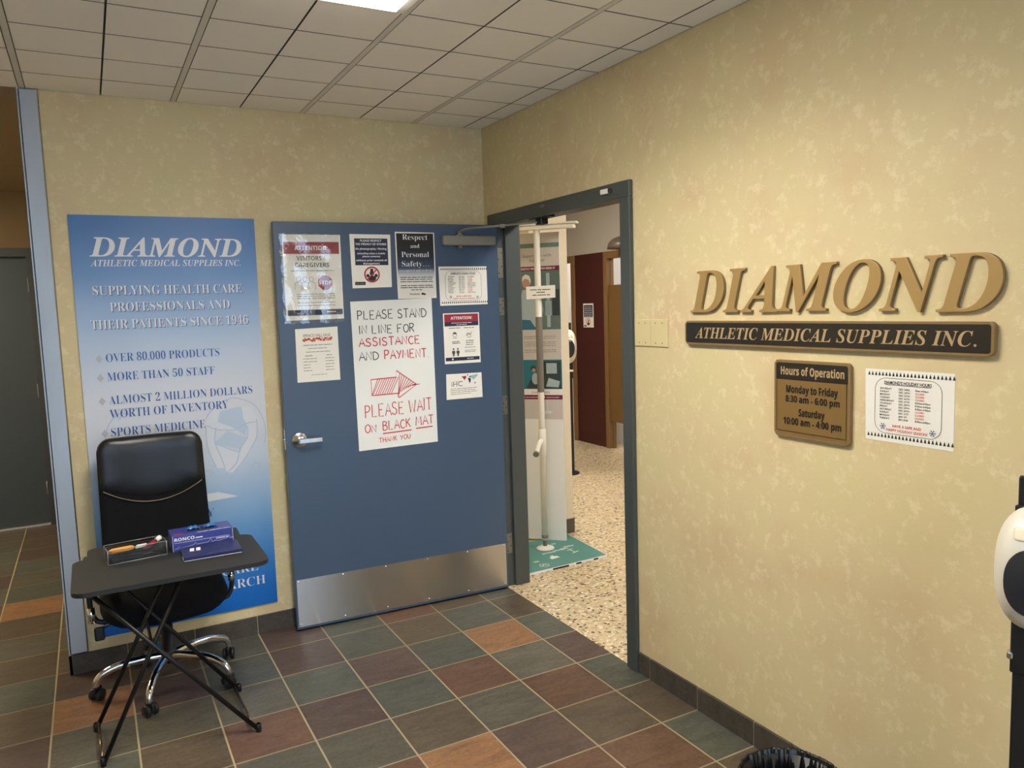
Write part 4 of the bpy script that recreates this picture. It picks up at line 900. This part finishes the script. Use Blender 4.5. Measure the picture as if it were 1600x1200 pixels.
# glove box
BLUEC = mat('blue_carton', (52, 62, 140), 0.35); BLUEC2 = mat('dark_blue_folder', (26, 32, 84), 0.35)
GB = Matrix.Translation((-1.721, -0.617, 0.7005)) @ Matrix.Rotation(0.03, 4, 'Z')
gb = thing('glove_box', 'blue carton of disposable gloves standing on the folding table', 'box'); gb.matrix_world = GB
b = MB(); b.box((-0.121, -0.0625, 0), (0.121, 0.0625, 0.066), 0, 0.0015, 1); b.build('carton', BLUEC, gb)
b = MB(); fy = -0.0632
fn = lambda x, y, z: (x, fy, y)
b.geo(text('RONCO', 'SB', -0.112, 0.043, 0.013, 0.078, 'L', 0.01), 0, 0, fn); b.geo(greek(-0.03, -0.002, 0.0445, 0.008), 0, 0, fn); b.geo(rect(-0.112, 0.0350, 0.10, 0.0362), 0, 0, fn)
b.geo(stroke([(-0.112, 0.012), (-0.10, 0.012), (-0.097, 0.022), (-0.094, 0.012), (-0.04, 0.018), (-0.03, 0.026), (-0.027, 0.018), (0.02, 0.020), (0.03, 0.034), (0.034, 0.018), (0.05, 0.022), (0.06, 0.018), (0.098, 0.026), (0.104, 0.036), (0.106, 0.022), (0.12, 0.024)], 0.0012), 0, 0, fn)
b.geo(greek(0.05, 0.10, 0.028, 0.006), 0, 0, fn); b.geo(rect(-0.119, 0.0, -0.1178, 0.066), 0, 0, fn); b.geo(rect(0.1178, 0.0, 0.119, 0.066), 0, 0, fn)
tpf = lambda x, y, z: (x, y, 0.0668)
b.geo(greek(-0.02, 0.11, -0.058, 0.010), 0, 0, tpf); b.build('lettering', WHITEP, gb)
b = MB(); b.geo(disc(0.0, 0.0, 0.058, 28, 0.024), 0.0666); b.build('slot', INK, gb)
b = MB(); b.geo(rect(-0.112, -0.05, -0.072, -0.034), 0.0667); b.build('red_logo', mat('red_label', (190, 40, 60), 0.5), gb)
for k, (x, sgn) in enumerate(((-0.03, 1), (0.04, -1))):
    b = MB(); vv = []
    for i in range(9):
        for j in range(5):
            u, w_ = i / 8 - 0.5, j / 4 - 0.5
            vv.append(b.v((x + u * 0.055, 0.002 + w_ * 0.03 + 0.008 * math.sin(i * 1.3), 0.068 + 0.016 * math.cos(u * PI) * (1 - abs(w_)) + 0.004 * math.sin(i * 2 + j))))
    for i in range(8):
        for j in range(4): b.f([vv[i * 5 + j], vv[(i + 1) * 5 + j], vv[(i + 1) * 5 + j + 1], vv[i * 5 + j + 1]], 0, True)
    b.build('glove_tuft', mat('blue_nitrile', (40, 120, 200), 0.4), gb)

# dark blue flat wallet
FB = Matrix.Translation((-1.703, -0.772, 0.7005)) @ Matrix.Rotation(-0.02, 4, 'Z')
fo = thing('flat_box', 'flat dark blue folded box with two white marks, lying in front of the glove carton', 'box'); fo.matrix_world = FB
b = MB(); b.box((-0.110, -0.074, 0), (0.112, 0.074, 0.017), 0, 0.002, 2); b.build('lid', BLUEC2, fo)
b = MB()
for x in (-0.080, -0.056): b.geo(pgon([(x, 0.000), (x + 0.016, -0.002), (x + 0.020, 0.042), (x + 0.004, 0.044)]), 0.0174)
b.build('white_mark', WHITEP, fo)
b = MB(); b.box((-0.1105, -0.072, 0.003), (-0.1098, -0.03, 0.013)); b.box((-0.108, -0.0745, 0.001), (0.11, -0.0738, 0.003)); b.build('page_edge', WHITEP, fo)

# ------------------------------------------------------------------ ceiling lights
def troffer(name, x0, y0, x1, y1, z, lm, label, group, tube=0.0):
    t_ = thing(name, label, 'ceiling light', ((x0 + x1) / 2, (y0 + y1) / 2, z), (0, 0, 0), group); hx, hy = (x1 - x0) / 2, (y1 - y0) / 2
    b_ = MB()
    for a, c_ in (((-hx, -hy), (hx, -hy + 0.045)), ((-hx, hy - 0.045), (hx, hy)), ((-hx, -hy + 0.045), (-hx + 0.045, hy - 0.045)), ((hx - 0.045, -hy + 0.045), (hx, hy - 0.045))): b_.box((a[0], a[1], -0.006), (c_[0], c_[1], 0.0))
    b_.build('frame', WHITE, t_)
    b_ = MB(); b_.prism(rrect(-hx + 0.045, -hy + 0.045, hx - 0.045, hy - 0.045, 0.004, 1), -0.024, -0.004, 0, 0.014, 2); b_.build('diffuser', lm, t_)
    if tube:
        al = bpy.data.lights.new('troffer_tubes', 'AREA'); al.shape = 'RECTANGLE'; al.size = 2 * hx - 0.1; al.size_y = 2 * hy - 0.1
        al.energy = tube; al.color = TUBE_COL; al.spread = math.radians(TUBE_SPREAD)
        ao = bpy.data.objects.new('troffer_tubes', al); COL.objects.link(ao); ao.parent = t_; ao.location = (0, 0, -0.003)
    return t_
troffer('ceiling_light', -1.63, -2.69, -1.04, -1.49, H, LAMP, 'lit fluorescent ceiling panel at the top edge of the picture', 'waiting room ceiling lights', TUBE)
troffer('ceiling_light', -1.63, -6.35, -1.04, -5.15, H, LAMP, 'unseen ceiling panel behind the viewer, added to light the waiting room', 'waiting room ceiling lights', TUBE)  # second panel is unseen, added for its light on the walls

troffer('ceiling_light', -3.95, 0.9, -3.35, 2.1, H, lamp_mat('hall_fill_diffuser', (255, 236, 200), 42.0), 'unseen light panel added to brighten the side hall', 'added side hall light')  # unseen fill lamp added to lift the dark hall

# ------------------------------------------------------------------ showroom beyond the doorway
HS = 3.0
b = MB(); b.box((0.145, -6.5, HS), (8.5, 7, HS + 0.05)); struct(b.build('ceiling_showroom', WHITE), 'white ceiling of the showroom', 'ceiling')
b = MB(); b.box((0.145, 7, 0), (8.5, 7.1, HS)); b.box((0.145, -6.6, 0), (8.5, -6.5, HS)); b.box((8.5, -6.6, 0), (8.6, 7.1, HS)); struct(b.build('wall_showroom', SHOWW), 'pale outer walls of the showroom', 'wall')
b = MB(); b.box((0.0, -6.5, H), (0.145, 7, HS)); struct(b.build('wall_lintel', SHOWW), 'pale wall strip above the papered wall inside the showroom', 'wall')
for k, (x, y) in enumerate(((1.3, -1.6), (1.3, 1.9), (4.6, 0.2))):
    troffer('ceiling_light', x - 0.3, y - 0.6, x + 0.3, y + 0.6, HS, LAMPS, 'lit ceiling panel in the showroom, hidden above the doorway', 'showroom ceiling lights')
troffer('ceiling_light', 3.75, 2.35, 4.25, 2.95, HS, LAMPC, 'lit ceiling panel inside the changing room behind the short wooden door', 'changing room ceiling lights')
troffer('ceiling_light', 3.75, 3.75, 4.25, 4.35, HS, LAMPC, 'lit ceiling panel inside the changing room left of the red panel', 'changing room ceiling lights')
# fitting rooms: wall plane x = 3.08 facing the entrance
FX = 3.08
b = MB(); b.box((FX, -6.5, 2.237), (FX + 0.1, 7, HS)); b.box((FX, -6.5, 0), (FX + 0.1, 2.05, 2.237)); b.box((FX, 4.75, 0), (FX + 0.1, 7, 2.237))
struct(b.build('wall_fitting_rooms', SHOWW), 'pale wall above the red panel and changing room doors', 'wall')
b = MB(); b.box((FX, 3.116, 0), (FX + 0.1, 3.714, 2.236)); struct(b.build('wall_red', RED), 'dark red wall panel between the two wooden door frames', 'wall')
b = MB(); b.box((FX + 0.1, 3.3, 0), (FX + 1.7, 3.4, HS)); b.box((FX + 1.6, 2.0, 0), (FX + 1.7, 4.8, HS)); b.box((FX + 0.1, 2.0, 0), (FX + 1.7, 2.05, HS)); b.box((FX + 0.1, 4.75, 0), (FX + 1.7, 4.8, HS))
struct(b.build('wall_cubicle', mat('cubicle_wall', (226, 222, 218), 0.8)), 'pale inner walls of the two changing rooms', 'wall')
def doorway(name, label, ya, yb):
    b_ = MB(); b_.box((FX - 0.02, ya, 0), (FX + 0.07, ya + 0.07, 2.155), 0, 0.004, 1); b_.box((FX - 0.02, yb - 0.07, 0), (FX + 0.07, yb, 2.155), 0, 0.004, 1); b_.box((FX - 0.02, ya, 2.155), (FX + 0.07, yb, 2.235), 0, 0.004, 1)
    b_.box((FX + 0.03, ya + 0.07, 0), (FX + 0.07, ya + 0.08, 2.155)); b_.box((FX + 0.03, yb - 0.08, 0), (FX + 0.07, yb - 0.07, 2.155))
    return struct(b_.build(name, WOOD), label, 'door frame')
doorway('trim_3', 'honey wood door frame right of the red panel', 2.10, 3.115)
doorway('trim_4', 'honey wood door frame left of the red panel', 3.715, 4.72)
d3 = bpy.data.objects.new('door_3', None); COL.objects.link(d3); d3.location = (FX, 3.035, 0); struct(d3, 'short honey wood changing room door, open above and below', 'door')
b = MB(); b.box((-0.012, -0.86, 0.318), (0.026, 0.0, 1.86), 0, 0.003, 1); b.build('door_leaf', WOODD, d3)
for z in (0.5, 1.05, 1.68):
    b = MB(); b.tube([(-0.018, 0.003, z), (-0.018, 0.003, z + 0.1)], 0.007); b.build('hinge', mat('brass_hinge', (120, 92, 50), 0.4, 0.6), d3)
# privacy sign on the red panel
b = MB(); b.prism([(3.345, 1.385), (3.550, 1.385), (3.550, 1.664), (3.345, 1.664)], 0, 0.001)
def FXM(y, z): return Matrix.Translation((FX, y, z)) @ Matrix.Rotation(-PI / 2, 4, 'Z') @ Matrix.Rotation(PI / 2, 4, 'X')
sb = b; sb.bm.free()
b = MB(); b.prism([(-0.105, -0.14), (0.105, -0.14), (0.105, 0.14), (-0.105, 0.14)], 0.0005, 0.002); pn = b.build('privacy_notice', PAPER); pn.matrix_world = FXM(3.448, 1.524)
tag(pn, 'white notice with a no-photography symbol on the dark red wall panel', 'notice')
b = MB(); b.geo(rect(-0.09, -0.02, 0.09, 0.12), 0.0026); b.build('navy_block', NAVY, pn)
b = MB()
for k in range(6): b.geo(greek(-0.075, 0.075, 0.095 - 0.021 * k, 0.010), 0.0032)
b.build('lettering', WHITEP, pn)
b = MB(); b.geo(ring(0, -0.075, 0.042, 0.008), 0.0034); b.geo(stroke([(-0.026, -0.101), (0.026, -0.049)], 0.007), 0.0034); b.build('red_prohibition_ring', mat('sign_red', (176, 34, 40), 0.6), pn)
b = MB(); b.geo(disc(0, -0.095, 0.022, 16, 0.014), 0.0026); b.geo(disc(0, -0.068, 0.012), 0.0026); b.geo(rect(-0.09, -0.13, -0.04, -0.115), 0.0026); b.build('camera_figure', INK, pn)
b = MB(); b.lathe([(0.0, 0.13), (0.06, 0.125), (0.12, 0.10), (0.16, 0.06), (0.175, 0.0), (0.0, 0.0)], (0, 0, 0), 24); dm = b.build('dome_fixture', mat('dark_dome', (88, 80, 70), 0.35)); dm.location = (FX - 0.10, 2.62, 2.236)
tag(dm, 'dark rounded dome fixture above the wooden changing room door', 'fixture')

# square column behind the display
b = MB(); b.box((0.625, 0.568, 0), (0.935, 0.90, HS)); co = b.build('column', mat('column_paint', (228, 216, 192), 0.7)); struct(co, 'cream painted column behind the pole display', 'column')
b = MB(); b.box((0.64, 0.560, 0), (0.942, 0.907, 0.105)); b.build('column_base', mat('vinyl_base', (90, 84, 74), 0.6), co)

# pole display: teal base, panel, header, pole
dp = thing('pole_display', 'showroom display of a white floor-to-ceiling support pole on a teal base board', 'display', (0.542, 0.319, 0))
LX = lambda x, y, z=0: (x - 0.542, y - 0.319, z)
b = MB(); b.prism([LX(0.20, -0.045)[:2], LX(0.795, -0.022)[:2], LX(0.812, -0.008)[:2], LX(0.845, 0.50)[:2], LX(0.22, 0.53)[:2]], 0.0, 0.014, 0, 0.003, 1); bb = b.build('base_board', [TEAL], dp)
b = MB(); b.prism([LX(0.20, -0.0475)[:2], LX(0.812, -0.025)[:2], LX(0.848, 0.50)[:2], LX(0.846, 0.50)[:2], LX(0.810, -0.0215)[:2], LX(0.20, -0.045)[:2]], 0.0, 0.0135); b.build('edge_trim', WHITEP, bb)
b = MB()
for x0, x1 in ((0.38, 0.50), (0.56, 0.60), (0.70, 0.735)): b.box(LX(x0, -0.0495 + 0.0375 * (x0 - 0.2), 0.0), LX(x1, -0.046 + 0.0375 * (x1 - 0.2), 0.010))
b.build('dark_edge', INK, bb)
b = MB(); gz = 0.0146
bl = lambda x, y: LX(x, y)[:2]
def bg(gm): b.geo(([bl(x, y) for x, y in gm[0]], gm[1]), gz)
bg(ring(0.36, 0.03, 0.032, 0.004)); bg(stroke([(0.345, 0.025), (0.36, 0.04), (0.375, 0.025)], 0.01)); bg(pgon([(0.46, 0.10), (0.53, 0.11), (0.52, 0.145), (0.505, 0.145), (0.505, 0.165), (0.485, 0.165), (0.485, 0.145), (0.465, 0.14)]))
bg(stroke([(0.64, 0.13), (0.70, 0.15)], 0.008)); bg(stroke([(0.67, 0.14), (0.66, 0.20)], 0.006)); bg(stroke([(0.64, 0.20), (0.69, 0.21)], 0.008))
for (x, y, w_) in ((0.46, 0.215, 0.10), (0.56, 0.225, 0.08), (0.66, 0.26, 0.08), (0.62, 0.235, 0.06), (0.33, 0.105, 0.04), (0.62, 0.36, 0.05)): bg(greek(x, x + w_, y, 0.012)); bg(greek(x, x + w_, y + 0.014, 0.012))
b.build('white_print', WHITEP, bb)
# panel (faces the doorway at an angle)
pu = Vector((0.685, -0.729, 0)).normalized(); PBR = Vector((0.752, 0.381, 0)); PW = 0.312
PM = Matrix.Translation((PBR - pu * PW / 2) - Vector((0.542, 0.319, 0))) @ Matrix.Rotation(math.atan2(pu.y, pu.x), 4, 'Z') @ Matrix.Rotation(PI / 2, 4, 'X')
b = MB(); b.M = PM; b.box((-PW / 2, 0.014, -0.018), (PW / 2, 2.155, 0)); pn = b.build('panel', mat('panel_white', (226, 226, 226), 0.5), dp)
pw = PW / 2
def pp(name, m_, gs, z):
    if len(gs) > 8:
        q = MB(); q.M = PM
        for g_ in gs: q.geo(g_, z)
        return q.build(name, m_, pn)
    for g_ in gs:
        q = MB(); q.M = PM; q.geo(g_, z); q.build(name, m_, pn)
# heights read off the photograph
pz = lambda z: 1.498 + (z - 1.455) * 1.114      # upper photograph
tz = lambda z: 1.086 + (z - 1.055) * 1.2        # lower pair of photographs
up = lambda *q: pgon([(x, pz(z)) for x, z in q])
lo = lambda *q: pgon([(x, tz(z)) for x, z in q])
pp('grey_print', mat('panel_grey', (196, 190, 186), 0.6), [rect(-pw, 1.93, pw, 2.155), rect(-pw, 1.29, pw, 1.498), rect(-pw, 0.875, pw, 1.014)], 0.0006)
pp('teal_stripe', mat('teal_stripe', (100, 128, 118), 0.6), [rect(-pw, 2.055, pw, 2.085)], 0.0012)
pp('maroon_band', mat('maroon_band', (110, 24, 56), 0.6), [rect(-pw, 1.899, pw, 1.93), rect(-pw, 1.014, pw, 1.045)], 0.0012)
pp('photo_backdrop', mat('photo_green', (92, 110, 104), 0.6), [rect(-pw, 1.498, pw, 1.899)], 0.0012)
pp('teal_photo', mat('photo_teal', (30, 110, 124), 0.6), [rect(-pw, 1.086, pw, 1.29)], 0.0012)
pp('dark_photo_part', mat('photo_dark', (44, 58, 62), 0.6), [rect(0.02, 1.092, pw - 0.008, 1.28), rect(0.10, pz(1.54), 0.15, pz(1.70)), lo((-0.10, 1.06), (-0.06, 1.13), (-0.01, 1.08), (-0.01, 1.06)), disc(-0.05, tz(1.175), 0.02, 14)], 0.0018)
pp('pale_photo_part', mat('photo_pale', (160, 176, 184), 0.6), [up((-0.13, 1.455), (-0.145, 1.58), (-0.11, 1.70), (-0.02, 1.715), (0.02, 1.66), (0.035, 1.58), (0.02, 1.50), (-0.02, 1.455)), rect(0.06, pz(1.47), 0.085, pz(1.80)), rect(0.05, pz(1.54), 0.095, pz(1.63)), rect(0.045, tz(1.145), 0.12, tz(1.205)), disc(-0.035, tz(1.115), 0.026, 14, 0.04), lo((0.04, 1.07), (0.06, 1.12), (0.14, 1.10), (0.13, 1.065))], 0.0024)
pp('skin_photo_part', mat('photo_skin', (176, 136, 122), 0.6), [disc(-0.082, 1.822, 0.030, 18, 0.040), disc(-0.045, tz(1.165), 0.013)], 0.003)
pp('white_hair', mat('photo_white', (214, 214, 214), 0.6), [pgon([(-0.112, 1.83), (-0.108, 1.862), (-0.085, 1.878), (-0.058, 1.868), (-0.048, 1.838), (-0.052, 1.81), (-0.064, 1.842), (-0.09, 1.85)]), disc(0.045, 0.925, 0.034, 16, 0.012), rect(0.038, 0.925, 0.052, 1.01)], 0.0036)
pp('blue_photo_part', mat('photo_blue', (44, 96, 128), 0.6), [up((-pw, 1.455), (-pw, 1.52), (-0.06, 1.515), (-0.03, 1.475), (0.0, 1.455))], 0.003)
pp('grey_lettering', GREYINK, [text('Superpole with', 'SR', 0.0, 1.992, 0.022, 0.20, 'C'), text('Superbar', 'SR', 0.0, 1.962, 0.022, 0.11, 'C')] + [greek(-0.11, 0.12, z, 0.006) for z in (1.45, 1.437, 1.41, 1.397, 1.384, 1.355, 1.342)] + [text('4 EASY STEPS', 'SR', 0.0, 1.056, 0.013, 0.13, 'C')], 0.0018)
pp('band_lettering', WHITEP, [text('EXACTLY WHERE YOU NEED IT', 'SB', 0.0, 1.908, 0.013, 0.25, 'C'), disc(-0.145, 1.03, 0.01), disc(0.02, 1.03, 0.01)] + [greek(-0.125, -0.02, 1.027, 0.006), greek(0.04, 0.13, 1.027, 0.006)], 0.0018)
# header boards
HM = Matrix.Rotation(math.atan2(pu.y, pu.x), 4, 'Z')
b = MB(); b.M = HM; b.box((-0.26, -0.028, 2.156), (0.252, 0.045, 2.178), 0, 0.002, 1); b.box((-0.26, -0.02, 2.184), (0.272, 0.05, 2.197), 0, 0.002, 1); b.box((-0.2, 0.0, 2.178), (0.2, 0.18, 2.184)); b.build('header_board', PLASTW, dp)
# pole with floor plate, grip, hinge block and side handle
pole = MB(); pole.lathe([(0, 0.075), (0.0205, 0.075), (0.0205, 2.156), (0, 2.156)], (0, 0, 0), 24); po_ = pole.build('pole', PLASTW, dp)
b = MB(); b.lathe([(0, 0.0145), (0.062, 0.0145), (0.062, 0.020), (0.045, 0.028), (0.016, 0.034), (0.0, 0.034)], (0, 0, 0), 32); b.build('floor_plate', PLASTW, po_)
b = MB(); b.lathe([(0.014, 0.03), (0.014, 0.09), (0.0225, 0.09), (0.0225, 0.11), (0, 0.11)], (0, 0, 0), 20); b.build('jack_screw', GREYG, po_)
b = MB(); b.lathe([(0.0215, 1.088), (0.0225, 1.092), (0.0225, 1.585), (0.0215, 1.589)], (0, 0, 0), 24); b.build('foam_grip', GREYG, po_)
b = MB(); b.lathe([(0.0215, 0.655), (0.027, 0.66), (0.027, 0.835), (0.0215, 0.84)], (0, 0, 0), 24); hb = b.build('hinge_block', PLASTW, po_)
b = MB(); b.tube([(0, 0, 0.765), (-0.045, -0.040, 0.755), (-0.120, -0.118, 0.700)], 0.0165, 0, 16); b.build('side_handle', PLASTW, hb)
b = MB(); b.tube([(-0.115, -0.113, 0.704), (-0.126, -0.124, 0.696)], 0.019, 0, 16); b.build('handle_cap', GREYG, hb)
cm = Matrix.Translation((0.0, -0.034, 1.75)) @ Matrix.Rotation(math.atan2(-0.52, 0.85), 4, 'Z') @ Matrix.Rotation(PI / 2, 4, 'X')
tmp = thing('pole_notice', 'small white card with three lines of print hung on the white display pole', 'card', (0.542, 0.319, 0))
b = MB(); b.M = cm; b.prism([(-0.095, -0.044), (0.095, -0.038), (0.095, 0.044), (-0.095, 0.038)], 0, 0.0015); b.build('card', PAPER, tmp)
b = MB(); b.M = cm; b.geo(greek(-0.07, 0.075, 0.014, 0.009), 0.002); b.geo(greek(-0.03, 0.03, -0.003, 0.009), 0.002); b.geo(greek(-0.055, 0.06, -0.021, 0.009), 0.002); b.build('lettering', INK, tmp)

# ------------------------------------------------------------------ hand sanitiser stands
def sanitiser(label, loc, rz, hz, hall=False):
    """hz: height of the dispenser's middle; local -y faces the user."""
    t_ = thing('sanitizer_stand', label, 'sanitizer stand', loc, (0, 0, rz))
    k_ = 0.5 if hall else 1.0
    b_ = MB(); b_.lathe([(0, 0), (0.17 * k_, 0), (0.17 * k_, 0.008), (0.15 * k_, 0.014), (0.05, 0.02), (0, 0.02)], (0, 0, 0), 36); b_.build('base_plate', BLACKPL, t_)
    b_ = MB(); b_.box((-0.043, 0.0, 0.018), (0.043, 0.022, hz + 0.195), 0, 0.004, 2); b_.box((-0.048, -0.008, hz - 0.27), (0.048, 0.0, hz + 0.13), 0, 0.003, 1); b_.build('post', BLACKPL, t_)
    def egg(a_, h_, n_=44, p_=0.82): return [(a_ * math.copysign(abs(math.cos(q)) ** p_, math.cos(q)), hz + h_ * math.copysign(abs(math.sin(q)) ** p_, math.sin(q))) for q in [2 * PI * k / n_ for k in range(n_)]]
    def front(x, y):
        q = ((abs(x) / 0.080) ** 2.44 + (abs(y - hz) / 0.142) ** 2.44) ** (1 / 2.44)
        return -0.046 - 0.062 * math.sqrt(max(0.0, 1 - q ** 3.6)) - 0.02 * (1 - ((y - hz) / 0.142) ** 2)
    b_ = MB(); b_.cushion(egg(0.080, 0.142), 0.062, 0.035, lambda x, y, z: (x, -0.046 - z - 0.02 * (1 - ((y - hz) / 0.142) ** 2), y), 14, 3.6); ds = b_.build('dispenser', mat('dispenser_plastic', (222, 217, 204), 0.35), t_)
    b_ = MB(); b_.cushion([(x, y - 0.014) for x, y in egg(0.058, 0.078, 40, 0.9)], 0.003, 0.02, lambda x, y, z: (x, front(x, y) - 0.003 - z, y), 12, 3.6); b_.build('window', SMOKE, ds)
    b_ = MB(); b_.cushion(densify(rrect(-0.042, hz + 0.078, 0.042, hz + 0.104, 0.005, 2), 0.012), 0.002, 0.01, lambda x, y, z: (x, front(x, y) - 0.002 - z, y), 6, 3.6); b_.build('label_plate', mat('cream_label', (226, 216, 190), 0.5), ds)
    b_ = MB(); b_.box((-0.045, -0.10, hz - 0.205), (0.045, -0.008, hz - 0.197), 0, 0.003, 1); b_.box((-0.045, -0.10, hz - 0.205), (0.045, -0.095, hz - 0.188), 0, 0.002, 1)
    if hall: b_.build('drip_tray', PLASTW, t_)
    else: b_.bm.free()
    b_ = MB(); b_.box((-0.054, -0.018, hz - 0.235), (-0.042, 0.006, hz - 0.218), 0, 0.003, 1); b_.build('tray_clip', SATIN, t_)
    return t_
sanitiser('black sanitizer stand with white oval dispenser beside the beige wall, cut by the picture edge', (-0.222, -3.158, 0), -PI / 2 + 0.42, 1.050)
sanitiser('sanitizer stand with white dispenser beyond the doorway, half hidden by the cream column', (1.985, 2.235, 0), -0.50, 1.075, True).scale = (1.17, 1.17, 1.17)

# ------------------------------------------------------------------ waste bin with a black bag
bn = thing('waste_bin', 'waste bin lined with a crumpled black plastic bag, at the bottom edge of the picture', 'bin', (-0.422, -2.638, 0))
b = MB(); b.lathe([(0, 0.0), (0.115, 0.0), (0.145, 0.30), (0.139, 0.30), (0.11, 0.01), (0, 0.01)], (0, 0, 0), 36); b.build('bin_body', BLACKPL, bn)
BAG = mat('black_bag_film', (14, 14, 15), 0.3)
b = MB(); n = 200; rr = random.Random(9); wk = [rr.uniform(-1, 1) for _ in range(n)]; wk = [(wk[k] + wk[k - 1] * 0.6) for k in range(n)]
prof = [(0.142, 0.20), (0.1475, 0.235), (0.1495, 0.285), (0.149, 0.312), (0.1465, 0.3165), (0.143, 0.312), (0.132, 0.26), (0.118, 0.15), (0.10, 0.05)]
ph = [rr.uniform(0, 6.28) for _ in range(n)]; rings = []
for j, (r, z) in enumerate(prof):
    rg = []
    for k in range(n):
        a = 2 * PI * k / n; wv = 0.0022 * wk[k] * (1.6 if j > 4 else 0.8) + 0.0015 * math.sin(k * 0.31 + j * 0.4) + (0.007 * math.sin(k * 0.9) if j == 0 else 0)
        rg.append(b.v(((r + wv) * math.cos(a), (r + wv) * math.sin(a), z + (0.012 * math.sin(k * 0.7 + ph[k // 6]) if j == 0 else 0.0022 * wk[(k * 7 + j) % n] * 0.6))))
    rings.append(rg)
for A, B_ in zip(rings, rings[1:]):
    for k in range(n): b.f([A[k], A[(k + 1) % n], B_[(k + 1) % n], B_[k]], 0, True)
b.tube([(0.115, 0.10, 0.312), (0.114, 0.102, 0.328)], 0.0012, 0, 6)
b.build('bin_bag', BAG, bn)

# ------------------------------------------------------------------ side hall door
b = MB()
b.box((-3.42, 3.17, 0), (-3.36, 3.22, 2.175)); b.box((-2.465, 3.17, 0), (-2.40, 3.22, 2.175)); b.box((-3.42, 3.17, 2.175), (-2.40, 3.22, 2.243)); struct(b.build('trim_5', mat('hall_frame', (58, 60, 58), 0.5)), 'dark frame of the grey hall door', 'door frame')
d2 = bpy.data.objects.new('door_2', None); COL.objects.link(d2); d2.location = (-3.36, 3.215, 0); struct(d2, 'plain grey-green door at the end of the side hall', 'door')
b = MB(); b.box((0.002, 0, 0.012), (0.893, 0.04, 2.172)); b.build('door_leaf', HALLD, d2)
for z in (0.25, 1.05, 1.9):
    b = MB(); b.tube([(0.893, -0.006, z), (0.893, -0.006, z + 0.11)], 0.007); b.build('hinge', ALU, d2)
b = MB(); b.box((0.0, -0.02, 0.0), (0.895, 0.04, 0.011)); b.build('threshold', mat('aluminium_sill', (205, 200, 188), 0.3, 0.6), d2)
